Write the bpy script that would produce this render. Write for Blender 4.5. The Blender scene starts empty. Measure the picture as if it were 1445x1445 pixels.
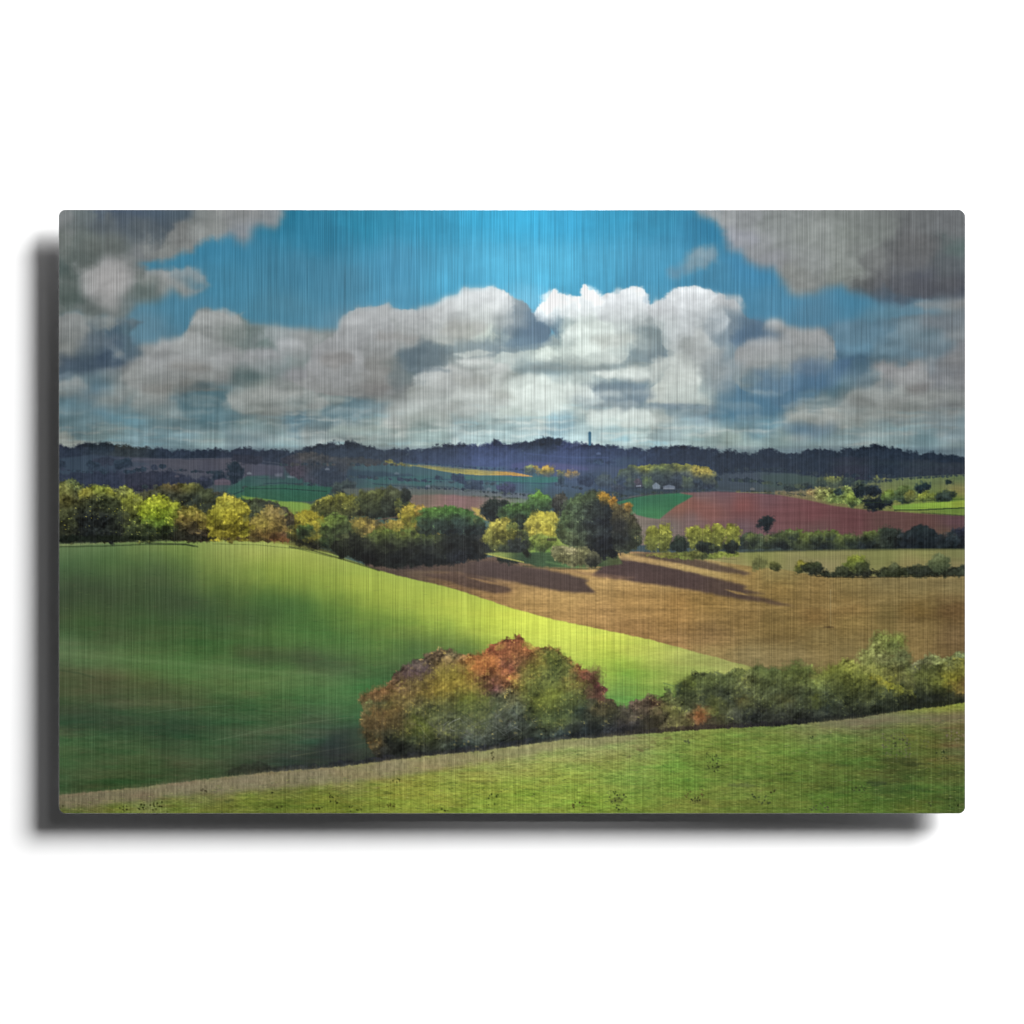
import bpy, bmesh, math
import numpy as np

scene = bpy.context.scene
PX, CX, CY = .001, 722.5, 722.5            # one picture unit is a millimetre; (CX, CY) is the point the camera faces
GAP, THICK = .050, .0016                   # the panel floats this far off the wall; sheet thickness

# ---------------------------------------------------------------- camera, light, exposure
cam = bpy.data.objects.new('camera', bpy.data.cameras.new('camera'))
scene.collection.objects.link(cam); scene.camera = cam
D = 8.0
cam.location = (0, -GAP - D, 0); cam.rotation_euler = (math.radians(90), 0, 0)
cam.data.sensor_width = 36; cam.data.lens = 36 * D / 1.445; cam.data.clip_start = .05; cam.data.clip_end = 200

w = bpy.data.worlds.new('World'); scene.world = w; w.use_nodes = True
w.node_tree.nodes['Background'].inputs['Color'].default_value = (1, 1, 1, 1)
w.node_tree.nodes['Background'].inputs['Strength'].default_value = .05

def lamp(name, kind, loc, target, energy, **kw):
    d = bpy.data.lights.new(name, kind); d.energy = energy
    for k, v in kw.items(): setattr(d, k, v)
    o = bpy.data.objects.new(name, d); scene.collection.objects.link(o); o.location = loc
    from mathutils import Vector
    o.rotation_euler = (Vector(target) - Vector(loc)).to_track_quat('-Z', 'Y').to_euler()
    return o
# large softbox high on the right: throws the soft shadow down and to the left
lamp('key_softbox', 'AREA', (5.7, -6.0, 4.75), (0, 0, 0), 2160, shape='DISK', size=4.7)
# weak frontal lamp: the second, tighter shadow
lamp('front_lamp', 'AREA', (1.4, -5.2, 1.7), (0, 0, 0), 17, shape='DISK', size=1.3)
# added spot brightening the middle of the panel, standing in for the metal's sheen
lamp('sheen_spot', 'SPOT', (.04, -3.2, .55), (.04, 0, .13), 500, spot_size=math.radians(20), spot_blend=1.0, shadow_soft_size=.12)

vs = scene.view_settings
vs.view_transform = 'Standard'; vs.look = 'None'; vs.exposure = 0; vs.gamma = 1; vs.use_curve_mapping = False

# ---------------------------------------------------------------- materials
def new_mat(name):
    m = bpy.data.materials.new(name); m.use_nodes = True
    return m, m.node_tree, m.node_tree.nodes['Principled BSDF']

def wall_mat():
    m, nt, p = new_mat('white_wall_paint')
    n = nt.nodes.new('ShaderNodeTexNoise'); n.inputs['Scale'].default_value = 35; n.inputs['Detail'].default_value = 4
    t = nt.nodes.new('ShaderNodeTexCoord'); nt.links.new(t.outputs['Object'], n.inputs['Vector'])
    r = nt.nodes.new('ShaderNodeValToRGB'); r.color_ramp.elements[0].color = (.86, .86, .86, 1); r.color_ramp.elements[1].color = (.88, .88, .88, 1)
    nt.links.new(n.outputs['Fac'], r.inputs['Fac']); nt.links.new(r.outputs['Color'], p.inputs['Base Color'])
    p.inputs['Roughness'].default_value = .9; p.inputs['Specular IOR Level'].default_value = .1
    return m

def brushed(nt, sx, sz, detail, seed):
    """vertical grain of brushed aluminium: noise stretched along the height of the sheet"""
    t = nt.nodes.new('ShaderNodeTexCoord'); mp = nt.nodes.new('ShaderNodeMapping'); mp.inputs['Scale'].default_value = (sx, 1, sz); mp.inputs['Location'].default_value = (seed, seed * 2, 0)
    n = nt.nodes.new('ShaderNodeTexNoise'); n.inputs['Scale'].default_value = 1; n.inputs['Detail'].default_value = detail; n.inputs['Roughness'].default_value = .6
    nt.links.new(t.outputs['Object'], mp.inputs['Vector']); nt.links.new(mp.outputs['Vector'], n.inputs['Vector'])
    return n.outputs['Fac']

def math_node(nt, op, a, b_=None, c=None):
    n = nt.nodes.new('ShaderNodeMath'); n.operation = op
    for i, v in enumerate((a, b_, c)):
        if v is None: continue
        if isinstance(v, (int, float)): n.inputs[i].default_value = v
        else: nt.links.new(v, n.inputs[i])
    return n.outputs[0]

def metal_mat():
    m, nt, p = new_mat('brushed_aluminium')
    f = brushed(nt, 500, 8, 2, 3.1)
    r = nt.nodes.new('ShaderNodeValToRGB'); r.color_ramp.elements[0].color = (.42, .42, .43, 1); r.color_ramp.elements[1].color = (.6, .6, .61, 1)
    nt.links.new(f, r.inputs['Fac']); nt.links.new(r.outputs['Color'], p.inputs['Base Color'])
    p.inputs['Metallic'].default_value = 1; p.inputs['Roughness'].default_value = .38
    return m

def block_mat():
    m, nt, p = new_mat('black_foam_block')
    n = nt.nodes.new('ShaderNodeTexNoise'); n.inputs['Scale'].default_value = 400
    r = nt.nodes.new('ShaderNodeValToRGB'); r.color_ramp.elements[0].color = (.02, .02, .02, 1); r.color_ramp.elements[1].color = (.035, .035, .035, 1)
    nt.links.new(n.outputs['Fac'], r.inputs['Fac']); nt.links.new(r.outputs['Color'], p.inputs['Base Color']); p.inputs['Roughness'].default_value = .8
    return m

def print_mat():
    """inks on brushed metal: the ink colours, with the vertical grain of the sheet showing through them"""
    m, nt, p = new_mat('printed_brushed_metal')
    a = nt.nodes.new('ShaderNodeAttribute'); a.attribute_name = 'ink'
    fine = math_node(nt, 'SUBTRACT', brushed(nt, 760, 5, 1.5, 1.7), .5); mid = math_node(nt, 'SUBTRACT', brushed(nt, 260, 3, 1, 5.3), .5); thin = math_node(nt, 'SUBTRACT', brushed(nt, 900, 14, 0, 9.1), .5)
    s = math_node(nt, 'MULTIPLY', fine, GRAIN[0]); s = math_node(nt, 'MULTIPLY_ADD', mid, GRAIN[1], s); s = math_node(nt, 'MULTIPLY_ADD', thin, GRAIN[2], s)
    k = math_node(nt, 'ADD', s, 1.0)
    mul = nt.nodes.new('ShaderNodeVectorMath'); mul.operation = 'SCALE'
    nt.links.new(a.outputs['Color'], mul.inputs[0]); nt.links.new(k, mul.inputs['Scale'])
    add = nt.nodes.new('ShaderNodeVectorMath'); add.operation = 'ADD'; nt.links.new(mul.outputs[0], add.inputs[0])      # glints of bare metal between the inks, painted into the base colour
    g = math_node(nt, 'MULTIPLY', math_node(nt, 'MAXIMUM', s, 0), GRAIN[3]); cb = nt.nodes.new('ShaderNodeCombineXYZ')
    for i in range(3): nt.links.new(g, cb.inputs[i])
    nt.links.new(cb.outputs[0], add.inputs[1]); nt.links.new(add.outputs[0], p.inputs['Base Color'])
    p.inputs['Roughness'].default_value = .4; p.inputs['Specular IOR Level'].default_value = .03
    return m
GRAIN = (.66, .10, .50, .02)

# ---------------------------------------------------------------- mesh helpers
def link(name, me, mat, parent=None):
    o = bpy.data.objects.new(name, me); scene.collection.objects.link(o); me.materials.append(mat); o.parent = parent
    return o

def box_mesh(name, x0, x1, y0, y1, z0, z1, bev=0):
    bm = bmesh.new(); bmesh.ops.create_cube(bm, size=1)
    for v in bm.verts: v.co = (x0 + (v.co.x + .5) * (x1 - x0), y0 + (v.co.y + .5) * (y1 - y0), z0 + (v.co.z + .5) * (z1 - z0))
    if bev: bmesh.ops.bevel(bm, geom=bm.edges[:], offset=bev, segments=2, affect='EDGES')
    me = bpy.data.meshes.new(name); bm.to_mesh(me); bm.free(); return me

def rounded_outline(x0, x1, z0, z1, r, n=10):
    out = []
    for cx, cz, a0 in ((x1 - r, z1 - r, 0), (x0 + r, z1 - r, 90), (x0 + r, z0 + r, 180), (x1 - r, z0 + r, 270)):
        for i in range(n + 1):
            a = math.radians(a0 + 90 * i / n); out.append((cx + r * math.cos(a), cz + r * math.sin(a)))
    return out

# ---------------------------------------------------------------- the printed picture
# painted with noise and curves into an array of H x W colours, coordinates in picture units
# (1 unit = 1 mm on the panel; X0,Y0 is the panel's upper left corner)
X0, Y0, W, H = 83, 296, 1280, 853
YY, XX = np.mgrid[0:H, 0:W].astype(np.float32)
XX += X0; YY += Y0
rs = np.random.RandomState

def hexc(h):
    return np.array([int(h[i:i + 2], 16) / 255 for i in (0, 2, 4)], np.float32)

def vnoise(seed, sx, sy, w=W, h=H):
    gx, gy = int(w / sx) + 4, int(h / sy) + 4
    g = rs(seed).rand(gy, gx).astype(np.float32)
    def ax(n, s):
        u = np.arange(n) / s; i = u.astype(int); f = (u - i).astype(np.float32)
        return i, f * f * (3 - 2 * f)
    iy, fy = ax(h, sy); ix, fx = ax(w, sx)
    r = g[iy] * (1 - fy[:, None]) + g[iy + 1] * fy[:, None]
    return r[:, ix] * (1 - fx) + r[:, ix + 1] * fx

def fbm(seed, sx, sy=None, octs=4, gain=.5, w=W, h=H):
    sy = sy or sx; a = 1; t = 0; out = 0
    for o in range(octs):
        if sx < .9 and sy < .9: break
        out = out + a * (vnoise(seed + 17 * o, max(sx, 1), max(sy, 1), w, h) - .5); t += a; a *= gain; sx /= 2; sy /= 2
    return out / t * 2            # about -1..1

def billow(seed, sx, sy, octs, w, h):
    a = 1; t = 0; out = 0
    for o in range(octs):
        out = out + a * (1 - np.abs(vnoise(seed + 13 * o, sx, sy, w, h) * 2 - 1) ** .8) ; t += a; a *= .5; sx /= 2; sy /= 2
    return -(out / t * 2 - 1)       # rounded lumps with darker creases

def blur(a, s):
    if s <= 0: return a
    r = int(s * 2.6) + 1; k = np.exp(-np.arange(-r, r + 1) ** 2 / (2 * s * s)); k = (k / k.sum()).astype(np.float32)
    for axis in (0, 1):
        pad = [(0, 0)] * a.ndim; pad[axis] = (r, r)
        p = np.pad(a, pad, mode='edge'); n = a.shape[axis]; o = 0
        for i, kk in enumerate(k):
            sl = [slice(None)] * a.ndim; sl[axis] = slice(i, i + n)
            o = o + kk * p[tuple(sl)]
        a = o
    return a

def pts_of(s):
    out = []
    for t in s.split():
        a = t.split(','); out.append((float(a[0]), float(a[1])) + tuple(a[2:]))
    return out

def rast(poly, box):
    x0, y0, x1, y1 = box                       # array indices
    h, w = y1 - y0, x1 - x0
    acc = np.zeros((h, w), np.float32)
    P = [(p[0] - X0, p[1] - Y0) for p in poly]; n = len(P)
    xs = np.arange(x0, x1) + .5
    for sub in (.25, .75):
        for r in range(h):
            y = y0 + r + sub; c = []
            for i in range(n):
                ax_, ay = P[i]; bx_, by = P[(i + 1) % n]
                if (ay <= y) != (by <= y): c.append(ax_ + (y - ay) / (by - ay) * (bx_ - ax_))
            c.sort()
            for i in range(0, len(c) - 1, 2):
                acc[r] += .5 * (np.clip(xs - c[i] + .5, 0, 1) * np.clip(c[i + 1] - xs + .5, 0, 1))
    return acc

def bbox(poly, m):
    xs = [p[0] for p in poly]; ys = [p[1] for p in poly]
    return (max(0, int(min(xs) - X0 - m)), max(0, int(min(ys) - Y0 - m)),
            min(W, int(max(xs) - X0 + m) + 1), min(H, int(max(ys) - Y0 + m) + 1))

def sample(a, yy, xx):
    h, w = a.shape[:2]
    xx = np.clip(xx, 0, w - 1.001); yy = np.clip(yy, 0, h - 1.001)
    ix = xx.astype(int); iy = yy.astype(int); fx = xx - ix; fy = yy - iy
    if a.ndim == 3: fx = fx[..., None]; fy = fy[..., None]
    return (a[iy, ix] * (1 - fx) + a[iy, ix + 1] * fx) * (1 - fy) + (a[iy + 1, ix] * (1 - fx) + a[iy + 1, ix + 1] * fx) * fy

def pmask(poly, rough=0, cell=10, soft=.6, seed=1, octs=4, ry=None):
    m = rough * 1.5 + soft * 3 + 3
    b = bbox(poly, m); x0, y0, x1, y1 = b
    if x1 <= x0 or y1 <= y0: return b, np.zeros((max(0, y1 - y0), max(0, x1 - x0)), np.float32)
    a = rast(poly, b)
    if rough:
        w, h = x1 - x0, y1 - y0
        gy, gx = np.mgrid[0:h, 0:w].astype(np.float32)
        a = sample(a, gy + (ry or rough) * fbm(seed, cell, None, octs, .6, w, h), gx + rough * fbm(seed + 5, cell, None, octs, .6, w, h))
    return b, blur(a, soft)

def field(cp, b, warp=0, cell=30, seed=3, power=3.2, step=4, sm=1.2, ys=1.6):
    """smooth colour between control points"""
    x0, y0, x1, y1 = b; w, h = x1 - x0, y1 - y0
    if ',' not in cp: return np.ones((h, w, 1), np.float32) * hexc(cp)
    cp = pts_of(cp)
    lw, lh = w // step + 3, h // step + 3
    gy, gx = np.mgrid[0:lh, 0:lw].astype(np.float32); gx = gx * step + x0 + X0; gy = gy * step + y0 + Y0
    num = 0; den = 0
    for p in cp:
        d = ((gx - p[0]) ** 2 + ((gy - p[1]) * ys) ** 2 + 30) ** (-power / 2)
        num = num + d[..., None] * hexc(p[2]); den = den + d
    low = blur((num / den[..., None]).astype(np.float32), sm)
    gy, gx = np.mgrid[0:h, 0:w].astype(np.float32)
    if warp:
        gx = gx + warp * fbm(seed, cell, None, 5, .55, w, h); gy = gy + warp * .7 * fbm(seed + 7, cell, None, 5, .55, w, h)
    return sample(low, gy / step, gx / step)

IMG = np.zeros((H, W, 3), np.float32)
def comp(b, m, col, op=1):
    x0, y0, x1, y1 = b
    if m.size == 0: return
    v = IMG[y0:y1, x0:x1]; a = (m * op)[..., None]
    IMG[y0:y1, x0:x1] = v * (1 - a) + col * a

def shape(poly, cp, rough=0, cell=10, soft=.6, warp=0, wcell=30, seed=1, tex=0, tcell=(6, 3), op=1, toct=3):
    """a filled outline; cp = one hex or a string of control points"""
    poly = pts_of(poly) if isinstance(poly, str) else poly
    b, m = pmask(poly, rough, cell, soft, seed)
    if m.size == 0: return
    col = hexc(cp) if ',' not in cp else field(cp, b, warp, wcell, seed)
    if tex:
        t = fbm(seed + 31, tcell[0], tcell[1], toct, .7, b[2] - b[0], b[3] - b[1])[..., None]
        col = col * (1 + tex * t)
    comp(b, m, col, op)

TONE = .97
def foliage(poly, cp, seed=1, rough=5, cell=8, clump=12, amp=.35, leaf=.35, warp=8, hi='', hin=0, soft=.55, lx=-.6, ly=-.8, op=1, es=None, tone=None):
    """leafy mass: rough outline, light and dark clumps lit from one side, leaf-sized speckle"""
    poly = pts_of(poly) if isinstance(poly, str) else poly
    b, m = pmask(poly, rough * 1.8, cell, soft, seed, 5)
    x0, y0, x1, y1 = b; w, h = x1 - x0, y1 - y0
    if w <= 2 or h <= 2: return
    col = field(cp if ',' in cp else '%d,%d,%s' % (poly[0][0], poly[0][1], cp), b, warp, 14, seed, step=2)
    g_ = col.mean(-1, keepdims=True); col = (g_ + (col - g_) * (.72 + .36 * np.clip(g_ * 4.5 - .6, 0, 1))) * (tone or TONE)
    hgt = fbm(seed + 2, clump, clump * .85, 4, .6, w, h)
    big = fbm(seed + 4, clump * 2.3, clump * 1.8, 3, .5, w, h)
    gy_, gx_ = np.gradient(blur(hgt, .7))
    sh = (gx_ * lx + gy_ * ly) * -clump * .28
    lf = fbm(seed + 9, 3.4, 3.0, 2, .7, w, h)
    if es is None: es = min(2.9, .8 + .045 * min(w, h))
    k = 1.1 if es < 3 else .6
    m = np.clip((blur(m, es) + .30 * lf + .22 * fbm(seed + 19, 6, 5, 2, .6, w, h) - .5) * k * 2 + .5, 0, 1) * np.clip(blur(m, es) * 6, 0, 1)
    f = 1 + amp * np.clip(sh + hgt * .6 + big * .55, -1.4, 1.7) + leaf * .55 * lf + .13 * fbm(seed + 29, 7, 6, 2, .6, w, h)
    col = col * np.clip(f, .3, 2.1)[..., None]
    if hi:
        t = np.clip((lf + .55 * hgt + fbm(seed + 77, 9, 8, 2, .5, w, h) * .6 - .36 + hin) * 2.2, 0, .5)[..., None]
        t = t * np.clip(col.mean(-1, keepdims=True) * 5.5 - .75, 0, 1) * .8
        col = col * (1 - t) + hexc(hi) * (1 + .3 * lf[..., None]) * t
    comp(b, m, col, op)

def ell(x0, y0, x1, y1, n=14, flat=0, k=0, seed=0):
    r = rs(seed + int(x0) * 7 + int(y0)); cx, cy = (x0 + x1) / 2, (y0 + y1) / 2; rx, ry = (x1 - x0) / 2, (y1 - y0) / 2
    out = []
    for i in range(n):
        a = 2 * math.pi * i / n; j = 1 + (r.rand() - .5) * .22
        y = math.sin(a) * ry * j
        if flat and y > 0: y *= flat
        out.append((cx + math.cos(a) * rx * j, cy + y))
    return out

def tree(x0, y0, x1, y1, top, mid, dark, seed=0, amp=.35, leaf=.35, clump=None, rough=None, hi='', hin=0, es=None, op=1):
    """round crown, lit from the upper left"""
    seed = seed + int(x0 * 13 + y0 * 7) % 9999
    w, h = x1 - x0, y1 - y0
    cp = [(x0 + w * .25, y0 + h * .15, top), (x0 + w * .6, y0 + h * .12, top), (x0 + w * .12, y0 + h * .45, mid), (x0 + w * .5, y0 + h * .5, mid),
          (x0 + w * .85, y0 + h * .35, mid), (x0 + w * .8, y0 + h * .75, dark), (x0 + w * .35, y0 + h * .9, dark), (x0 + w * .6, y0 + h, dark)]
    poly = ell(x0, y0, x1, y1, 14)
    b_ = min(w, h)
    foliage_cp(poly, cp, seed, rough if rough is not None else max(1.6, b_ * .2), max(3, b_ * .32), clump or max(3.5, b_ * .28), amp, leaf, hi, hin, es, op)

def foliage_cp(poly, cp, seed, rough, cell, clump, amp, leaf, hi, hin, es, op):
    s = ' '.join('%.1f,%.1f,%s' % c for c in cp)
    foliage(poly, s, seed, rough, cell, clump, amp, leaf, clump * .5, hi, hin, es=es, op=op)

def below(line, bottom=1160):
    l = pts_of(line) if isinstance(line, str) else line
    return [(l[0][0] - 10, l[0][1])] + [(p[0], p[1]) for p in l] + [(l[-1][0] + 10, l[-1][1]), (l[-1][0] + 10, bottom), (l[0][0] - 10, bottom)]

def strokes(n, box, cols, length=(3, 14), th=.6, slope=0, seed=0, op=.6, inside=None):
    """short thin strokes, for grass, furrows and specks"""
    r = rs(seed); x0, y0, x1, y1 = box; cols = [hexc(c) for c in cols.split()]
    for i in range(n):
        x = r.uniform(x0, x1) - X0; y = r.uniform(y0, y1) - Y0; L = r.uniform(*length)
        if inside is not None and not inside(x + X0, y + Y0): continue
        c = cols[r.randint(len(cols))]; a = op * r.uniform(.35, 1)
        xi = np.arange(int(x), int(x + L) + 1); yi = (y + slope * (xi - x) + (r.rand() - .5)).astype(int)
        f = np.sin(np.linspace(.25, math.pi - .25, len(xi))) * a
        for k in range(int(th + .999)):
            ok = (xi >= 0) & (xi < W) & (yi + k >= 0) & (yi + k < H)
            X_, Y_, F_ = xi[ok], yi[ok] + k, (f[ok] * min(1, th - k if th >= 1 else 1))[:, None]
            IMG[Y_, X_] = IMG[Y_, X_] * (1 - F_) + c * F_

def line(pl, col, w=1.0, op=.8, soft=.4):
    p = pts_of(pl); up = [(a, b_ - w / 2) for a, b_ in p]; dn = [(a, b_ + w / 2) for a, b_ in reversed(p)]
    shape(up + dn, col, soft=soft, op=op)

FULL = (0, 0, W, H)

def paint_sky():
    global IMG
    # blue sky between the clouds, paler towards the horizon
    IMG[:] = field('100,300,2d6f90 400,300,267795 450,330,2a7a99 520,310,2785a5 600,310,2e93b8 680,300,33a8d2 740,300,35b0dc 800,310,36a9d5 860,300,2f98bf 930,300,2f89ac 1000,320,2f7ea2 1060,380,3f83a8 '
                   '320,350,3d7f9d 420,380,3f7c97 300,400,43809b 260,420,4d8199 400,430,4a8097 480,400,44819c 560,380,4490b2 560,420,4b93b3 640,390,4aa5c9 720,380,51b3d8 780,380,52b8de 850,380,49a6cb 920,380,4497bb 1000,390,4486a6 '
                   '1100,425,4a83a1 1200,425,467d99 1300,440,5d7f90 1360,440,767d80 200,470,5b7f90 500,460,5c8ba1 750,430,6cbcdc 1150,440,527f98 1250,455,5a7e8f 900,440,5ba2c0', FULL, 14, 60, 5)
    IMG *= (1 + .03 * fbm(8, 20, 14, 3))[..., None]
    # far cloud deck that fills the lower sky
    cp = ('90,520,606c75 90,545,6c7c80 120,560,5c7480 90,580,5f7880 100,600,657b80 150,610,6f8080 90,625,8a8a80 200,625,70858a 300,630,7d9090 350,620,7b8c90 '
          '170,560,7a7f7e 200,570,748080 220,540,8e8a84 250,520,8f8d88 200,520,83817e 260,500,908c8a 300,500,96928f 300,525,8b8884 330,510,929090 340,540,7c827f 345,530,5c7072 230,580,6c7e80 180,590,60808a 150,575,5f7a84 '
          '270,560,566f78 300,575,537078 320,590,5d7880 260,600,6f858a 330,560,6a7f84 360,550,8a8a80 400,560,918f88 380,575,807f78 360,600,6e8080 420,590,66818c 450,600,8a8f8c 400,625,7f9090 '
          '350,480,7c8380 330,470,83827e 300,455,8f8d86 270,475,9a968e 400,475,8b9190 450,480,8c8f8c 380,500,949494 430,520,93908e 430,500,a09c9a 410,510,7a8482 460,540,8f8a84 500,550,8a8682 470,560,7c8684 '
          '500,575,64808a 480,585,708488 440,570,7f8886 540,545,98968e 560,520,66767c 580,510,5e727c 600,520,6c7c84 620,500,8a9490 560,560,8f908c 600,550,a8a69c 640,540,b0aca4 620,570,a09f98 560,590,a5a49c 540,610,8f9c98 '
          '600,610,90a09c 660,560,b6b4aa 700,550,c8c6ba 690,525,c4c0b6 660,520,a09f98 700,590,a9bab8 650,600,98a8a8 700,610,a4b8b8 740,570,d2d2c4 760,550,dcdccf 740,600,b0c4c4 780,600,a0bcc4 760,580,c8d0c8 '
          '740,530,c0c4bc 740,518,9aa8a8 780,517,8fa0a4 820,520,a8b0ac 860,530,d0cdc0 840,550,8fa0a4 880,550,7d929a 900,560,80949a 850,570,98a8a8 820,560,b4bcb4 900,535,a8aca8 880,525,c8c8bc 850,590,c0c8c0 880,585,d0d0c4 '
          '820,610,b4c8c8 860,615,a8bcbc 920,590,b0b4ac 950,575,90a0a4 940,610,98a8a8 900,610,b4c4c0 1000,580,7d909a 1000,600,8fa0a0 1000,620,97a8a4 1050,560,4d7488 1060,575,4f7488 1100,580,5a7c8c 1040,590,5c7c8a 1080,600,60808c '
          '1040,610,8f9c94 1100,610,7f908c 1060,625,889894 1100,550,4d7084 1130,530,4a6a84 1150,515,4f6c84 1200,510,506c80 1210,520,5c727f 1180,540,5f7880 1150,560,6f8084 1130,585,8f8f88 1160,590,989488 1180,600,8c9490 1150,605,60788a '
          '1190,570,7c8484 1210,560,878a84 1250,560,96938a 1260,575,8f9088 1230,545,707c80 1270,530,8b8684 1290,525,938e8a 1320,530,7c8084 1350,520,7d7a7a 1310,560,868784 1350,560,807f7c 1330,500,6c7c84 1250,500,68808c 1290,500,6c828e 1210,480,5f7f90 '
          '1200,460,607c8c 1350,480,7b7e80 1300,470,6c7d85 1330,455,787d82 1330,590,7c8688 1350,600,7a888c 1270,600,7f8f90 1200,620,7f8f90 1300,620,6f8488 1350,630,7a8888 1250,620,809090 1150,625,7c8c8c')
    deck = [(70, 505), (130, 500), (180, 490), (215, 482), (250, 478), (262, 468), (275, 455), (290, 441), (310, 440), (325, 448), (343, 445), (352, 459), (400, 465), (440, 464), (480, 468), (520, 470), (800, 470), (1150, 468),
            (1180, 452), (1230, 455), (1290, 445), (1375, 436), (1375, 680), (70, 680)]
    b, m = pmask(deck, 9, 26, 1.6, 11)
    col = neutral(field(cp, b, 26, 34, 41, 3.8, 4, .7))
    w, h = b[2] - b[0], b[3] - b[1]
    bl = fbm(61, 46, 22, 4, .5, w, h); g = np.gradient(blur(bl, 4))
    low = np.clip((YY[b[1]:b[3], b[0]:b[2]] - 560) / 60, 0, 1)
    st = fbm(62, 70, 6, 4, .6, w, h)
    col = col * (1 + .10 * bl * (1 - low * .4) - np.clip(g[0] * 1.6 + g[1] * .9, -.07, .07) + .12 * st * low)[..., None]
    comp(b, m, col)
    # flat bands of blue and pale cloud low over the hills
    r = rs(5)
    for i in range(150):
        x = r.uniform(60, 1370); y = r.uniform(572, 632) ; L = r.uniform(18, 90) * (1.2 - (y - 572) / 110); t = r.uniform(.7, 3.2)
        cen = 1 - min(1, abs(x - 770) / 560)
        k = .52 + .34 * cen
        c = np.array([.98, .98, .94]) * (k + .06) if r.rand() < .55 else np.array([.62, .86, .93]) * (k + .10)
        hx = '%02x%02x%02x' % tuple(int(min(1, v) * 255) for v in c)
        shape([(x - L / 2, y), (x - L * .2, y - t * .7), (x + L * .25, y - t * .6), (x + L / 2, y + t * .1), (x + L * .1, y + t * .5), (x - L * .3, y + t * .4)], hx, 3, 7, 1.0, seed=i + 300, op=.42)

def neutral(c):
    d = np.clip(c[..., 0] - c[..., 2], 0, None) * .6
    c = c.copy(); c[..., 0] -= d * .45; c[..., 2] += d * .55
    c = c * np.array([.97, 1.0, 1.012], np.float32)
    return c

def lobe(x0, y0, x1, y1, col, seed=0, op=.9, rough=7, cell=15, fade=.2, soft=2.0, under=''):
    """one heap of a cumulus: knobbly lit upper edge that melts away downwards"""
    seed = seed + int(x0 * 3 + y0 * 5) % 7919
    b, m = pmask(ell(x0, y0, x1, y1, 16, seed=seed), rough, cell, soft, seed, 4)
    if m.size == 0: return
    w, h = b[2] - b[0], b[3] - b[1]
    t = (YY[b[1]:b[3], b[0]:b[2]] - y0) / (y1 - y0) + .14 * fbm(seed + 2, 22, 12, 4, .6, w, h)
    a = np.clip((1 - t) / (1 - fade), 0, 1); a = a * a * (3 - 2 * a)
    c = hexc(col) * np.ones((h, w, 1), np.float32)
    if under: k = np.clip(t * 1.5 - .35, 0, 1)[..., None]; c = c * (1 - k) + hexc(under) * k
    comp(b, m * a * op, neutral(c) * (1 + .05 * fbm(seed + 4, 18, 12, 4, .6, w, h))[..., None])

def hollow(x0, y0, x1, y1, col, seed=0, op=.7, soft=4, rough=9, cell=16):
    seed = seed + int(x0 * 3 + y0 * 5) % 7919
    b, m = pmask(ell(x0, y0, x1, y1, 14, seed=seed), rough, cell, soft, seed, 5)
    comp(b, m * op, hexc(col))

def puff(poly, cp, seed, rough=4, cell=13, soft=.8, amp=.11, warp=12, cl=22, op=1):
    """a heaped cloud: crisp knobbly outline, soft billows inside"""
    poly = pts_of(poly) if isinstance(poly, str) else poly
    b, m = pmask(poly, rough, cell, soft, seed, 4)
    w, h = b[2] - b[0], b[3] - b[1]
    col = field(cp, b, warp * 1.7, 24, seed, 3.8, 4, .7)
    col = neutral(col)
    bl = blur(billow(seed + 3, cl * 1.5, cl * 1.1, 4, w, h), 1.6); fb = fbm(seed + 8, 40, 26, 5, .55, w, h)
    col = col * (1 + amp * .28 * bl + amp * .6 * fb)[..., None]
    comp(b, m, col, op)

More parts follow.
